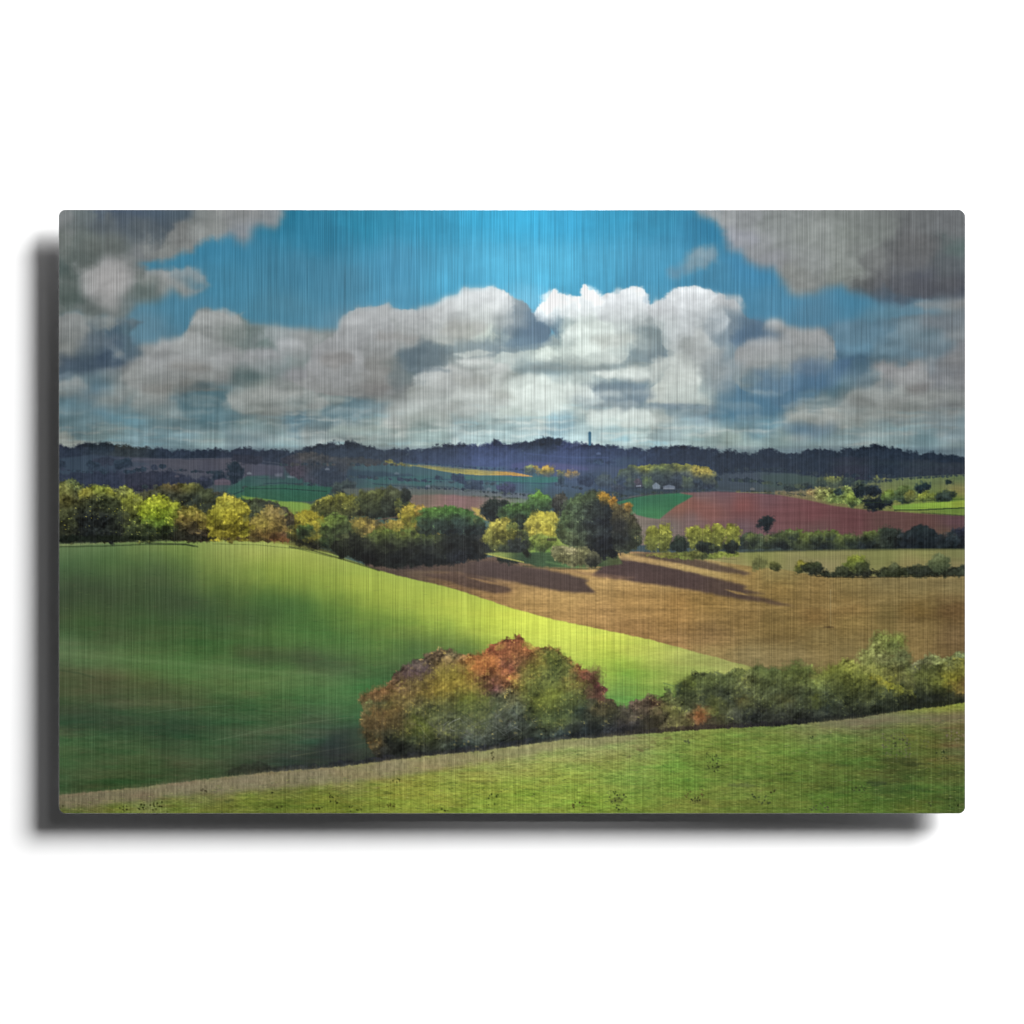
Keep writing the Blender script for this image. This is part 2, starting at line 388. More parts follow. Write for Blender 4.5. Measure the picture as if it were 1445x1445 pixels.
def paint_clouds():
    # main cumulus bank
    puff('470,475 480,457 490,446 500,437 512,432 530,432 546,429 556,435 566,436 580,432 590,436 602,430 618,427 634,418 648,414 657,405 670,407 684,404 700,404 712,407 718,418 732,421 744,430 752,440 '
         '770,452 778,466 770,480 740,490 700,492 720,500 690,520 620,520 600,540 560,556 500,560 440,556 410,540 400,510 420,490 450,484',
         '500,440,a3a09d 540,436,a5a29f 500,470,9b9896 480,490,979492 520,455,a09e9a 560,445,a8a5a2 600,440,b2afac 560,470,9d9b96 540,500,94918c 600,460,aaa8a2 640,425,c2c0bd 640,450,c0beb8 620,480,a8a79e 660,412,cccac7 '
         '690,412,d4d2cf 700,430,d0cecb 680,450,cdcbc4 660,470,bfbfb2 690,470,c3c6b6 700,455,b2b3ac 720,440,8e9ba2 740,445,7b8d9b 755,462,6b8399 735,475,6c8292 700,480,8a9aa0 650,490,96a0a0 600,495,66767f 580,510,62737c '
         '620,510,78868a 560,520,74807f 520,530,908c86 470,530,96928e 440,510,9b9795 460,550,8c8882 510,548,86837e 430,540,918d88 540,550,8d8a86 650,510,a8a8a2 690,505,b8b8b0', 101)
    # blue grey hollow and darker belly behind the middle knob
    puff('560,500 600,486 650,488 700,482 740,478 770,470 778,476 760,492 720,498 690,503 650,512 620,524 590,530 565,522', '570,510,5e6f78 620,500,7c8b90 680,492,8c9aa0 740,483,758c9c 770,475,6f879a 600,520,6f7d82 640,512,98a09e', 120, 6, 16, 3, op=.7)
    puff('754,444 757,434 766,427 778,421 782,408 787,409 794,414 808,416 817,419 820,404 826,403 831,409 842,411 848,422 858,414 868,413 876,415 884,407 896,403 908,407 914,418 918,432 936,425 940,440 '
         '948,470 946,500 930,512 880,512 860,520 830,524 790,514 740,520 715,512 690,516 700,500 750,495 790,485 775,462 760,455',
         '770,432,e8e6e6 785,415,eeecec 800,425,eceaea 826,410,f0eeee 840,420,eae8e8 870,422,dddbdb 898,412,d6d4d3 905,425,cfcdcc 770,448,dcdcda 800,442,e4e4e2 850,440,dcdcda 885,445,d2d2d0 830,450,d8dcd4 800,460,b0bcb8 '
         '780,455,8ca2ac 778,470,6f8a9c 760,480,a8b2ac 790,480,a4b0ac 830,470,d4d8cc 810,490,dcdfd0 770,500,dcdece 840,490,e0e0d2 870,470,c4c8c2 900,460,b0b5b3 930,450,a9aeae 920,475,8f9c9f 890,490,b8beb8 860,505,c8cac0 '
         '900,505,8e9ca0 930,500,84939a 720,508,b8beb8 740,512,a4b0ae 800,508,b0b8b2 830,515,bcc2ba', 131)
    puff('916,434 930,426 938,420 944,413 954,406 968,402 984,404 1004,410 1010,417 1016,414 1024,416 1027,423 1040,422 1048,432 1052,446 1066,455 1086,458 1098,470 1100,500 1120,530 1110,556 1070,566 1000,572 940,571 912,568 918,552 930,538 944,520 940,500 934,470 926,450',
         '930,430,c8c6c6 960,412,cfcdcd 990,412,c8c6c6 1010,418,b4b4b4 1022,420,b8b4b2 1040,428,aeaaaa 1000,440,a8aaaa 1020,445,8e999e 1040,440,7b8a94 1045,455,6c8090 960,430,d0cece 945,450,c4c6c4 930,460,aeb4b2 970,470,c2c2c0 '
         '1000,470,b0b2b0 1020,480,8a989f 1050,475,5e7890 1080,470,5a748a 1085,485,64798a 990,485,a8a8a4 960,500,c0c0ba 930,505,a2aaaa 960,530,c4c2b6 930,555,c2c0b2 970,560,b4b6ac 1000,520,acaca6 1020,510,9aa0a0 1000,550,98a2a0 '
         '1030,545,6c8490 1060,520,6c8390 1060,550,50738a 1090,540,53718a 1100,520,5f7888 990,500,b4b2ae 1010,500,a8a6a2 1035,500,7c8c94', 141)
    puff('1035,500 1048,486 1068,482 1080,470 1078,455 1088,449 1100,450 1108,458 1120,460 1135,466 1152,462 1165,466 1174,476 1178,486 1176,505 1172,520 1150,535 1120,550 1080,556 1050,552 1036,535',
         '1085,455,9c9894 1100,456,94908c 1095,475,5c7286 1075,478,5a7288 1110,470,8c8a88 1135,475,8b8986 1160,472,8f8b88 1172,490,7e8284 1060,492,94908e 1090,492,979390 1120,495,929290 1150,500,848886 1050,510,9c9894 1080,515,989690 '
         '1110,520,808888 1050,535,7c8a8c 1090,535,60788a 1130,530,4b6b86 1150,520,57728a 1165,510,6c7c84', 151)
    puff('1150,520 1180,508 1205,503 1225,508 1232,520 1215,530 1190,532 1170,545 1140,552 1120,560 1110,545', '1150,535,4a6a84 1200,512,4c6680 1220,516,58707e 1180,535,64798a', 160, 6, 12, 2.5, op=.75)
    puff('1240,540 1262,522 1280,518 1300,522 1315,532 1340,524 1375,510 1375,560 1330,575 1280,580 1240,575 1215,570 1222,550', '1260,530,8b8784 1290,524,938e8b 1320,540,827f80 1360,530,7a787a 1250,560,93918a 1290,560,8c8a84 1340,565,7f7f7c', 163, 7, 14, 2.5, op=.6)
    puff('1330,500 1345,490 1365,480 1375,478 1375,520 1340,530 1320,520', '1345,500,7c7a7e 1365,490,827e80 1340,520,74767a', 165, 6, 14, 2.5, op=.7)
    # left bank
    puff('262,478 268,462 280,446 292,438 306,440 318,446 330,450 342,444 347,452 352,462 372,458 400,463 430,464 452,476 440,500 430,530 400,540 340,530 330,520 300,536 240,545 190,545 170,535 190,515 215,500 240,495',
         '285,452,94918c 305,448,8e8c86 330,462,7c827c 345,470,6c7874 300,470,8b8984 270,480,9a968f 370,475,8c9090 400,478,8f9292 430,480,90908e 390,500,98989a 420,520,949090 360,515,8f8d89 350,530,60706e 325,500,94918e 290,500,969490 '
         '260,505,93908c 230,510,8c8986 300,530,87847c 250,530,87847e 210,530,8a8882 375,485,74827e 410,505,84908e', 171, 6, 16, 2.0)
    puff('255,575 262,552 300,549 322,552 318,570 330,582 345,590 330,595 300,597 270,590', '270,565,57727a 310,560,557078 300,588,5f7c84 330,588,667e84', 180, 5, 12, 2.5, op=.8)
    puff('318,560 330,548 350,545 400,548 440,556 470,570 440,580 400,582 350,588 330,578', '340,555,8f8f88 400,558,928f89 440,566,8c8a84 370,575,7a7c76 420,578,8f908a', 183, 5, 12, 1.5, op=.85)
    puff('405,560 440,555 445,566 415,574 400,570', '420,565,6a8288', 186, 4, 10, 2.5, op=.6)
    puff('455,575 500,566 550,568 548,582 500,590 460,590', '480,580,6a828a 530,574,74868c', 187, 5, 12, 2.5, op=.7)
    puff('595,552 615,522 640,515 680,528 690,545 730,560 700,580 650,585 600,575 580,565', '610,545,acaaa2 640,525,b0aea6 660,550,b6b2aa 700,560,c8c6ba 640,572,a4a6a0', 189, 5, 14, 1.8, op=.6)
    puff('812,555 850,545 880,540 915,540 922,552 905,572 870,578 835,572 800,566', '830,560,93a4a8 880,552,7b9098 910,555,8296a0 870,572,8a9da2', 191, 5, 12, 2.5, op=.85)
    puff('720,520 745,514 790,512 830,516 860,514 900,512 918,510 915,516 880,520 830,524 780,526 740,528', '740,520,8b9ca0 800,518,98a8a8 880,514,8a9a9e', 193, 4, 12, 2.2, op=.7)
    puff('712,540 740,530 800,530 850,533 840,545 810,560 800,576 760,584 720,572', '740,545,d8d8ca 770,555,e2e3d6 800,545,c2c8c0 740,570,ccd0c6', 194, 6, 14, 2.5, op=.6)
    puff('825,592 870,578 930,580 960,592 920,598 870,602 830,602', '850,592,ced2c8 900,588,ccccc0 940,592,b0b4ac', 195, 4, 10, 1.6, op=.65)
    puff('1010,568 1070,560 1130,556 1160,545 1150,560 1110,572 1090,586 1040,592 1000,590', '1030,578,4f7890 1080,568,47708a 1130,560,55768c', 196, 5, 12, 3, op=.75)
    puff('1120,592 1150,580 1200,580 1230,592 1200,604 1170,602 1150,612 1120,600', '1140,590,8f8f88 1180,590,96938a 1210,596,8c8e8a', 197, 5, 9, 1.6, op=.6)
    puff('1105,600 1130,594 1150,600 1160,604 1140,612 1110,612', '1130,605,5a7688', 198, 3, 9, 1.6, op=.6)
    # dark cloud, upper left
    puff('70,280 397,280 396,300 393,318 386,322 370,318 362,326 352,342 344,345 332,336 318,337 302,334 288,342 276,352 262,359 246,364 232,370 214,370 202,378 218,384 238,384 252,392 268,404 282,402 293,402 288,410 272,416 262,421 '
         '248,414 238,406 228,424 206,428 192,432 184,446 160,452 120,447 70,446',
         '90,310,797978 120,302,6e7474 150,300,5a6470 180,304,4d5a6c 215,304,4e5b69 250,302,56626c 275,300,7c7d7a 310,300,8c8882 350,300,8c8986 385,305,86888a 300,325,8c8a84 340,325,84868a 260,330,807d78 240,350,86847e 150,320,63686a '
         '200,320,5e656a 120,335,6a706c 90,340,72746f 90,380,5b6562 110,365,646a66 170,350,6c716f 200,355,78797a 215,368,7e807e 150,378,8e8d8c 145,400,939190 170,400,8d8d8c 130,395,828280 180,390,7c7c7a 190,410,66706c 205,395,727872 '
         '230,390,8c8882 250,400,8f8b85 265,412,8e8a84 285,405,7c8488 215,415,6b7674 200,425,6e7876 100,420,5e6864 90,440,6e7470 130,430,6c716e 160,430,6c706e 180,435,747c7c', 201, 11, 22, 3.6, warp=16, cl=34, amp=.10)
    puff('70,444 120,444 165,448 190,452 200,458 182,470 190,486 200,498 190,512 160,520 120,526 70,528',
         '90,450,84827e 110,455,828480 150,452,7c7f7d 130,465,72797b 100,480,7c7c78 90,495,85827a 160,470,4f6270 170,485,4a5a6a 140,490,5c6870 180,478,5a7078 150,505,4a5868 120,510,4d5a64 90,512,545f6a 170,500,6c7880 95,522,52606a', 211, 6, 16, 2, warp=12)
    puff('158,499 168,494 176,500 166,505', '84827f', 213, 3, 6, 1.6, op=.6)
    # dark cloud, upper right, and its wisp
    puff('968,280 1375,280 1375,418 1330,420 1300,426 1275,431 1250,428 1228,418 1212,408 1180,408 1160,413 1140,415 1118,414 1106,404 1096,392 1088,381 1072,374 1056,368 1044,354 1032,356 1022,348 1020,336 1024,326 1014,320 1002,309 986,302',
         '990,298,8f9496 1020,305,989796 1040,330,939298 1060,310,929292 1100,310,8d8d89 1100,345,8e8e8b 1150,330,93928b 1150,370,908f8a 1120,395,8c8880 1090,370,8c8b8e 1180,360,8f8e86 1200,330,87877f 1200,390,86857c 1240,330,80807a 1240,370,7c7a76 '
         '1225,402,6e6c68 1280,330,6d6c6c 1300,310,6c6c6c 1340,310,6d6d6e 1352,350,5e6a68 1310,350,646465 1290,375,67676a 1250,395,696869 1280,405,5b5c64 1250,420,526474 1310,405,575862 1345,395,56565c 1355,410,5a5d66 1330,375,5e6164 1290,424,54626f', 221, 7, 22, 4.0, warp=14, cl=30, amp=.09)
    puff('942,386 948,378 962,370 972,362 985,352 996,348 1008,352 1014,360 1010,372 996,376 980,380 962,388 950,394', '950,386,6d93a8 975,372,8799a2 995,360,8f9aa0 1005,366,84939c', 231, 8, 9, 3.2, op=.8)
    puff('1290,430 1320,424 1365,422 1370,432 1340,438 1300,438', '1330,430,857f7a', 233, 4, 12, 2.5, op=.7)
    # hollows and bellies, then the lit heaps over them
    hollow(118, 366, 190, 430, '969594', op=.75, soft=7, rough=16, cell=24); hollow(136, 374, 176, 420, '9c9b9a', op=.6, soft=5, rough=12, cell=18)
    for a in ((255, 552, 318, 592, '58727a'), (329, 510, 366, 552, '5c6d6e'), (360, 503, 418, 530, '7c8c8e'), (413, 494, 436, 526, '74807e'), (326, 458, 356, 482, '707c78'), (382, 558, 442, 575, '677777'), (424, 588, 482, 604, '64808a'), (507, 498, 570, 550, '7f7f7c'),
              (562, 488, 642, 520, '66767f'), (552, 510, 576, 550, '6b787c'), (806, 538, 926, 580, '8393a0'), (722, 512, 868, 523, '9aa5a4'), (895, 458, 942, 504, '8e9c9e'), (992, 440, 1044, 490, '7a8994'), (1040, 452, 1092, 490, '587086'), (988, 496, 1050, 556, '8a969c'),
              (1000, 545, 1110, 585, '56798e'), (1050, 520, 1140, 556, '5f7d92'), (1130, 505, 1190, 548, '50708a'), (170, 470, 196, 500, '5a6c78'), (95, 505, 180, 524, '4b5a6a'), (110, 470, 170, 492, '66717a'), (100, 545, 140, 560, '587482'), (90, 566, 150, 584, '5f7a84'),
              (740, 442, 778, 480, '6c8497'), (700, 430, 745, 470, '8d9aa2'), (470, 582, 545, 592, '6c868e'), (1190, 528, 1240, 552, '627884'), (1240, 536, 1262, 556, '6f7a80'), (1300, 548, 1330, 560, '74797a'), (1150, 602, 1180, 614, '5c7688'), (1060, 575, 1110, 592, '52768a'),
              (120, 300, 250, 330, '565f66'), (84, 380, 112, 430, '59635f'), (110, 330, 180, 362, '666c69'), (1200, 392, 1362, 420, '5c5e62'), (1260, 330, 1320, 380, '666768'), (196, 405, 232, 428, '68726f')): hollow(*a, op=.55)
    for a in ((196, 378, 296, 420, '938f8a', '7b7f7c'), (268, 438, 348, 500, '9c9993', '7f817d'), (190, 500, 330, 556, '9b9894', '7f7e79'), (386, 476, 432, 524, 'a3a1a0', '8f8f8c'), (240, 474, 300, 510, '9f9c97', '8b8a86'), (312, 548, 458, 590, '99968d', '858680'), (340, 490, 400, 530, '979493', '86847f'),
              (480, 434, 560, 520, 'a9a6a4', '93908d'), (560, 432, 620, 500, 'aeaba8', '9e9c98'), (600, 426, 660, 490, 'bdbab6', 'a8a7a0'), (640, 405, 726, 480, 'd6d3d0', 'b9b9ae'), (582, 516, 684, 570, 'b6b2aa', 'a3a199'), (618, 548, 726, 604, 'c2bfb4', 'acaea6'), (440, 490, 520, 560, '9c9895', '8a8783'),
              (757, 410, 822, 470, 'f2f0ef', 'd2d3cd'), (818, 404, 850, 460, 'f0eeee', 'd8d8d2'), (850, 406, 914, 480, 'dedcdb', 'c3c5c0'), (790, 455, 880, 516, 'dedfd3', 'c9ccc0'), (936, 404, 1028, 500, 'd3d1d0', 'aeb2b2'), (916, 424, 960, 470, 'cac8c7', 'b3b6b4'), (1004, 412, 1052, 456, 'b5b2b0', '8e979c'), (968, 466, 1010, 530, 'bab8b2', 'a5a8a6'),
              (1076, 449, 1110, 474, 'a19e9b', '8b8d8d'), (1044, 474, 1110, 545, '9f9c99', '82898c'), (1096, 462, 1180, 545, '989592', '7f8789'), (912, 500, 985, 574, 'c3c1b6', 'cccabc'), (722, 538, 850, 592, 'dcdccf', 'ced2c8'), (830, 578, 925, 606, 'd2d4c9', 'c0c8c0'), (870, 524, 920, 545, 'cfcfc4', 'b4bab6'), (644, 507, 704, 524, 'c8c4ba', 'b4b4aa'),
              (1256, 520, 1316, 560, '95918d', '84837e'), (1186, 548, 1270, 604, '918f88', '83847e'), (1250, 552, 1368, 606, '8e8b84', '7e807b'), (1112, 582, 1150, 604, '98968c', '85887f'), (1320, 498, 1375, 540, '84817f', '77777a'), (83, 534, 130, 566, '8a8984', '7c7f7c'), (130, 560, 175, 584, '868782', '7a7f7c'), (84, 446, 130, 500, '868480', '7d7d78'),
              (180, 555, 250, 590, '8b8a84', '7a8080'), (700, 575, 760, 600, 'c4cabf', 'b4c0bc'), (560, 580, 640, 606, 'a8a79c', '9aa39c'), (460, 600, 540, 622, '929c94', '8c9a94'), (1190, 580, 1290, 610, '8e8e87', '83897f')): lobe(*a[:5], under=a[5], op=.8)
    for x0, x1, y, c in ((255, 325, 550, '74746f'), (912, 985, 571, '74889a'), (1045, 1110, 548, '5c7c92'), (740, 860, 519, '98a4a4'), (570, 640, 522, '70808a'), (320, 400, 588, '6a7c80'), (900, 1000, 575, '7890a0')): hollow(x0, y - 1.5, x1, y + 2.5, c, op=.6, soft=1.3, rough=3, cell=12)
    r = rs(15)
    for i, (x, y, L) in enumerate(((105, 583, 60), (190, 591, 50), (250, 606, 90), (250, 590, 80), (110, 611, 70), (180, 606, 40), (320, 597, 70), (420, 585, 60), (450, 593, 80), (560, 612, 90), (680, 610, 80), (770, 606, 90), (760, 596, 110), (640, 600, 60), (880, 612, 70), (960, 604, 120), (1050, 609, 110), (1120, 616, 80), (1240, 612, 120), (1330, 605, 70), (1090, 597, 60), (1290, 598, 70), (140, 625, 90), (300, 622, 100), (480, 622, 80))):
        k = .53 + .33 * (1 - min(1, abs(x - 770) / 560)); hx = '%02x%02x%02x' % (int(k * 268), int(k * 265), int(k * 252))
        hollow(x - L / 2, y - 1.3, x + L / 2, y + 1.3, hx, i, .42, 1.0, 4, 14)
    for a in ((1180, 470, 1260, 488, '5f7c8c'), (1290, 482, 1350, 498, '66757e'), (1230, 590, 1300, 600, '6c7a80'), (1310, 566, 1362, 578, '6f7376'), (1200, 560, 1240, 576, '727674'), (1090, 556, 1130, 576, '587488'), (1276, 540, 1312, 556, '73706f'), (1010, 590, 1080, 600, '6c8894'),
              (640, 530, 700, 545, '9fa29c'), (600, 566, 660, 580, '959a96'), (690, 556, 730, 566, 'a9aea6'), (500, 540, 556, 556, '7c7a78'), (450, 500, 500, 520, '85827f'), (200, 540, 300, 556, '74736e'), (240, 510, 300, 522, '807e79'), (150, 575, 230, 590, '6a7c80'), (620, 455, 690, 478, 'a2a29c'), (520, 470, 600, 484, '8c8a87'),
              (960, 470, 975, 520, '9aa09e'), (830, 470, 900, 490, 'b4b9b2'), (1110, 505, 1170, 530, '66788a')): hollow(*a, seed=77, op=.5, soft=3)
    for i in range(90):                                   # small heaps, flatter and closer together towards the horizon
        y = 556 + 62 * r.rand() ** .8; x = r.uniform(70, 1375); wd = (626 - y) * r.uniform(.5, 1.3) + 14; ht = wd * r.uniform(.16, .26) + 1.5
        k = .50 + .34 * (1 - min(1, abs(x - 770) / 560)) + r.uniform(-.03, .05)
        hx = '%02x%02x%02x' % (int(k * 262), int(k * 260), int(k * 246)); hu = '%02x%02x%02x' % (int(k * 196), int(k * 216), int(k * 222))
        lobe(x - wd / 2, y - ht / 2, x + wd / 2, y + ht / 2, hx, i, .30, 5, 9, .1, 1.7, hu)
    # stray wisps
    for i, s in enumerate(('343,446 345,441 348,448', '590,432 596,428 600,434', '909,420 916,416 918,428 912,430', '640,500 680,494 700,500 660,506')):
        puff(s, ('8c9292', '9aa9ad', 'b8c4cc', 'c8c6ba')[i], 240 + i, 2, 5, 1, op=.7)

SKY = ('83,629.5 92,630 100,630.6 112,628 122,625 134,627 145,625.5 155,624.6 168,628.4 185,630 204,631.7 220,634 239,635 248,634 257,633.5 270,636 285,634.5 301,635 312,634 323,635 340,634.5 350,633 357,634 368,636 376,635 384,633.5 399,636 '
       '412,636 427,634 435,629.5 445,629 453,627 462,627 466,625 474,626 480,628 486,626 493,624.6 503,626 511,627.7 518,630 524,631.7 534,633 542,634 559,635 575,634.5 588,635 598,634 606,631.7 612,633 618,627 626,629 635,627.5 643,629 650,626 '
       '658,627 666,629.5 674,628 683,629.5 692,626 701,623 710,627 719,625 730,626 742,623 750,626 755,623 760,618 768,619 777,617 783,620 788,618 797,623 805,625 813,624 822,626 831,626 842,627 853,629.5 868,631 884,634 891,634 897,631.7 908,635 '
       '920,633 932,630 945,631 960,630 974,629.5 988,632 999,634 1005,633 1009,631.7 1014,637 1027,636 1040,637 1052,638 1065,639.6 1070,637 1076,635 1086,634 1095,635 1100,638 1106,640.7 1120,639 1131,639.6 1138,636 1154,634 1168,635 1181,636 '
       '1192,634 1200,632 1209,633 1218,630.4 1227,632 1236,629 1246,631 1256,634 1268,635 1286,636 1292,638 1298,641 1312,639 1327,640.7 1345,643 1370,646.4')

def stir_sky():
    """one turbulent stir through the whole sky, so that heaps and hollows curl into each other"""
    h = 360
    a = 7 * fbm(901, 26, 20, 5, .6, W, h); b = 6 * fbm(907, 26, 20, 5, .6, W, h)
    k = np.clip(1.15 - np.mgrid[0:h, 0:W][0] / 360., .25, 1)
    a += 2.2 * fbm(931, 8, 6, 3, .7, W, h); b += 1.8 * fbm(933, 8, 6, 3, .7, W, h)
    out = sample(IMG[:h + 12], np.mgrid[0:h, 0:W][0] + b * k, np.mgrid[0:h, 0:W][1] + a)
    xx = XX[:h]; w_ = np.clip(.55 + 1.3 * fbm(941, 70, 40, 3, .5, W, h), 0, .95) * np.clip(np.abs(xx - 850) / 230 - .15, .12, 1)
    out = out + (blur(out, 3.6) - out) * w_[..., None]
    wisp = fbm(943, 46, 9, 5, .62, W, h) * np.clip((YY[:h] - 430) / 120, .15, 1)
    L = out.mean(-1); grey = np.clip(1 - (out.max(-1) - out.min(-1)) * 3.2, 0, 1)
    d = L - blur(blur(L[::2, ::2], 8), 8).repeat(2, 0).repeat(2, 1)[:h, :W]
    g = np.gradient(blur(billow(921, 38, 26, 4, W, h), 2.6)); g2 = np.gradient(blur(fbm(923, 18, 12, 3, .6, W, h), 1.8))
    bump = (np.clip((g[0] + .5 * g[1]) * -.55, -.03, .03) + np.clip((g2[0] + .5 * g2[1]) * -.25, -.02, .02)) * np.clip(L * 2.6 - .9, .1, 1)
    IMG[:h] = out + (grey * (.45 * d + .02 * fbm(911, 11, 7, 4, .6, W, h) + bump * k * .8 + .045 * wisp))[..., None]

def paint_far():
    sk = pts_of(SKY)
    # wooded skyline
    foliage(below(SKY, 705), '90,640,2c3242 150,632,2a333c 170,634,3a3d38 250,640,2c3444 350,640,2e3242 450,635,2b3542 550,642,303a46 620,640,2b3648 700,640,333f60 690,655,44507a 760,630,2b3a50 800,645,38436a 850,640,2d3a58 '
            '950,645,232f44 1050,650,1d293a 1200,645,1e2a3a 1340,655,1c2736 900,655,2c3a55 600,655,33405a 500,655,303b48', 401, 2.2, 5, 7, .22, .2)
    # taller single crowns standing over the ridge
    for x, y, r, c in ((471, 622, 3, '34404c'), (478, 624, 2.5, '34404c'), (618, 628, 3, '283447'), (635, 629, 4, '283447'), (655, 628, 4, '283447'), (701, 625, 7, '283650'), (683, 629, 2, '283447'), (765, 622, 8, '27364a'), (777, 621, 8, '27364a'),
                       (789, 623, 7, '27364a'), (822, 624, 2.5, '2c3b55'), (493, 629, 9, '2b3644'), (453, 630, 7, '2b3644'), (1009, 634, 3.5, '243044'), (1086, 637, 9, '222e40'), (1236, 632, 7, '1f2b3b'), (1218, 634, 6, '1f2b3b'), (1200, 635, 4, '1f2b3b'),
                       (145, 630, 7, '29333c'), (132, 630, 7, '29333c'), (158, 630, 6, '29333c'), (357, 636, 3, '2c3442'), (384, 636, 3, '2c3442'), (1268, 638, 8, '1f2b3b'), (897, 634, 4, '2a3850'), (860, 629, 5, '3a4a60')):
        r *= .8; foliage(ell(x - r, y - r * .7, x + r, y + r * 1.3, 10), c, int(x), 1.2, 3, 3, .2, .2)
    line('471,613 471,626', '4c5866', .8, .7); line('466,617 466,626', '4c5866', .8, .5); line('479,616 479,626', '4c5866', .7, .5)
    shape('830.6,611 831.6,609.5 834.4,609.8 834.8,612 834.6,629 830.8,629', '44728c', soft=.35)
    line('830.6,612 835,612', '2f5670', 1, .6)
    shape('790,628 796,626 800,629', '4a5a78', soft=.5, op=.6); shape('806,627 818,625 822,629 806,631', '4b5574', soft=.6, op=.6)
    # middle ground: base tone, then fields and woods back to front
    shape(below('83,648 130,642 170,645 260,649 330,647 360,655 400,658 430,650 470,652 520,650 560,654 620,656 700,660 725,655 760,652 820,656 880,660 1000,668 1060,665 1110,668 1200,672 1362,672', 1160),
          '90,655,353e4a 120,665,3a4652 150,670,2f3645 200,660,54505a 250,655,575056 300,657,574f55 330,660,524c55 380,655,4d4a52 360,668,55505a 400,680,35524e 345,690,355a4c 430,655,3a3c40 480,650,4a4c48 480,665,2f3c45 520,660,3f5c5e 560,660,4a6a68 600,668,4c6c66 540,678,356052 '
          '600,676,2f6455 650,680,3c6660 700,676,3c7562 560,690,4c5a55 620,695,55605a 680,692,4c5e66 720,690,46596a 760,678,2f7058 730,660,444a72 780,660,504c74 830,655,464a6c 880,655,454e66 760,640,37426a 840,670,3a4a58 860,690,36485a 780,690,3f5060 '
          '1020,690,3f4a50 1050,672,424a54 1100,675,3f4c4c 1140,682,45553f 1100,690,45504c 1200,665,24303c 1300,660,222e3a 1250,668,2b3a30 1340,664,352c30 950,690,2f404c', soft=1, seed=410, tex=.07, tcell=(30, 4), warp=5)
    T = lambda *a, **k: tree(*a, **k)
    # left woods
    shape('70,650 100,646 150,650 180,655 200,650 215,655 180,662 130,668 70,668', '90,656,364450 150,660,3a4854', 4, 9, 1.5, seed=3, op=.5)
    foliage('70,672 100,668 140,664 180,668 220,664 250,668 270,674 285,682 262,690 230,692 200,694 120,700 70,700', '90,680,2b2f3f 150,685,2c2f42 200,675,342f3c 240,680,302f3f', 420, 3, 8, 7, .2, .22)
    foliage('130,648 150,645 165,650 160,658 130,658', '30323f', 421, 2, 5, 6, .2, .2); T(160, 646, 188, 662, '2d3c46', '26323e', '222a38'); T(122, 652, 142, 664, '2b3a46', '27333f', '222a38'); T(70, 650, 95, 662, '29333f', '25303c', '222a38')
    shape('186,651 240,649 330,649 372,656 400,659 400,668 350,674 300,674 280,668 260,660 220,655', '200,652,4f4b54 260,652,5a5257 320,655,5a5055 300,668,514b55 380,664,524c58', 1.5, 8, 1, seed=5, tex=.06, tcell=(20, 3))
    line('186,650 240,648 330,647 400,655', '6a6468', .9, .5)
    foliage('330,640 370,645 372,655 350,657 325,648', '33303c', 423, 2, 5, 5, .2, .2)
    T(318, 650, 344, 684, '26343a', '202c36', '1c2630', leaf=.2); T(326, 651, 338, 662, '25343a', '202c36', '1c2630'); T(298, 664, 319, 680, '2a363c', '242e3a', '20293a', leaf=.2)
    T(340, 676, 370, 690, '2b3440', '25303a', '222a38'); T(276, 672, 300, 690, '393444', '2c2f3e', '262c38')
    shape('303,678 316,675 326,679 326,685 303,685', '6b5058', soft=.7, op=.8); line('304,679 324,679', '8d747a', 1, .6)
    shape('350,672 440,672 470,680 500,684 500,690 440,700 340,704 320,692', '350,690,34604e 400,682,31584a 380,680,3a5c50 430,690,2f5e52 480,686,2c5550', 1, 6, 1, seed=8, tex=.06, tcell=(20, 3))
    line('372,683 400,682 440,684', '22363a', 1.1, .8); line('330,698 352,690 375,688', '20303a', 1.4, .6); line('360,675 400,677', '29423f', 1, .6)
    shape('378,662 400,664 404,676 380,676', '45404c', 2, 4, 1, op=.6); shape('388,669 399,668 399,673 389,673', '887f88', soft=.8, op=.55); shape('405,672 416,671 417,675 407,675', '8f969c', soft=.7, op=.6)
    # woods left of centre
    foliage('396,648 420,640 450,641 480,646 520,647 545,652 540,657 500,656 490,662 494,672 488,686 470,690 455,686 430,682 408,668', '410,650,3d3840 430,642,574c40 450,643,52493e 440,655,3c3e40 460,665,2b3442 470,680,2a3340 420,662,4a3840 500,650,45423c', 430, 2.5, 6, 6, .25, .25)
    foliage('455,674 480,672 500,680 500,692 470,692', '2d3540', 431, 2.5, 6, 6, .2, .2); T(466, 678, 502, 698, '47523f', '3a4640', '2c3638')
    shape('497,655 560,657 640,662 680,672 640,674 560,668 500,662', '520,659,3e5c5c 580,664,3c605c 640,670,3f6a60', 1, 6, 1, seed=12, op=.8)
    shape('490,664 540,666 580,670 590,674 520,676 488,674', '2c404a', 1.5, 7, 1.2, seed=13, op=.85); shape('510,674 600,672 640,676 600,684 530,682', '33675a', 1, 6, 1, seed=14, op=.8)
    shape('565,656 600,657.5 650,661.5 700,665 726,667 752,672 752,674 720,671.5 680,671.5 645,669 615,664 590,659', '580,657,8b8848 640,664,958f48 680,668,a99a4c 720,670,bb8f42 745,672,bf924c', 0, 6, .5, seed=15, tex=.12, tcell=(14, 1.5))
    line('590,656.5 650,660.5 726,666', 'b08850', .9, .6)
    foliage('540,650 552,649 560,653 580,656 588,659 570,659 545,655', '7f783c', 433, 1.2, 3, 3, .3, .3)
    shape('632,672 700,672 760,674 795,673 796,680 750,683 690,680 640,678', '660,675,3c7058 730,677,2f7258 780,677,2d7a5a', .5, 6, .7, seed=16, tex=.05)
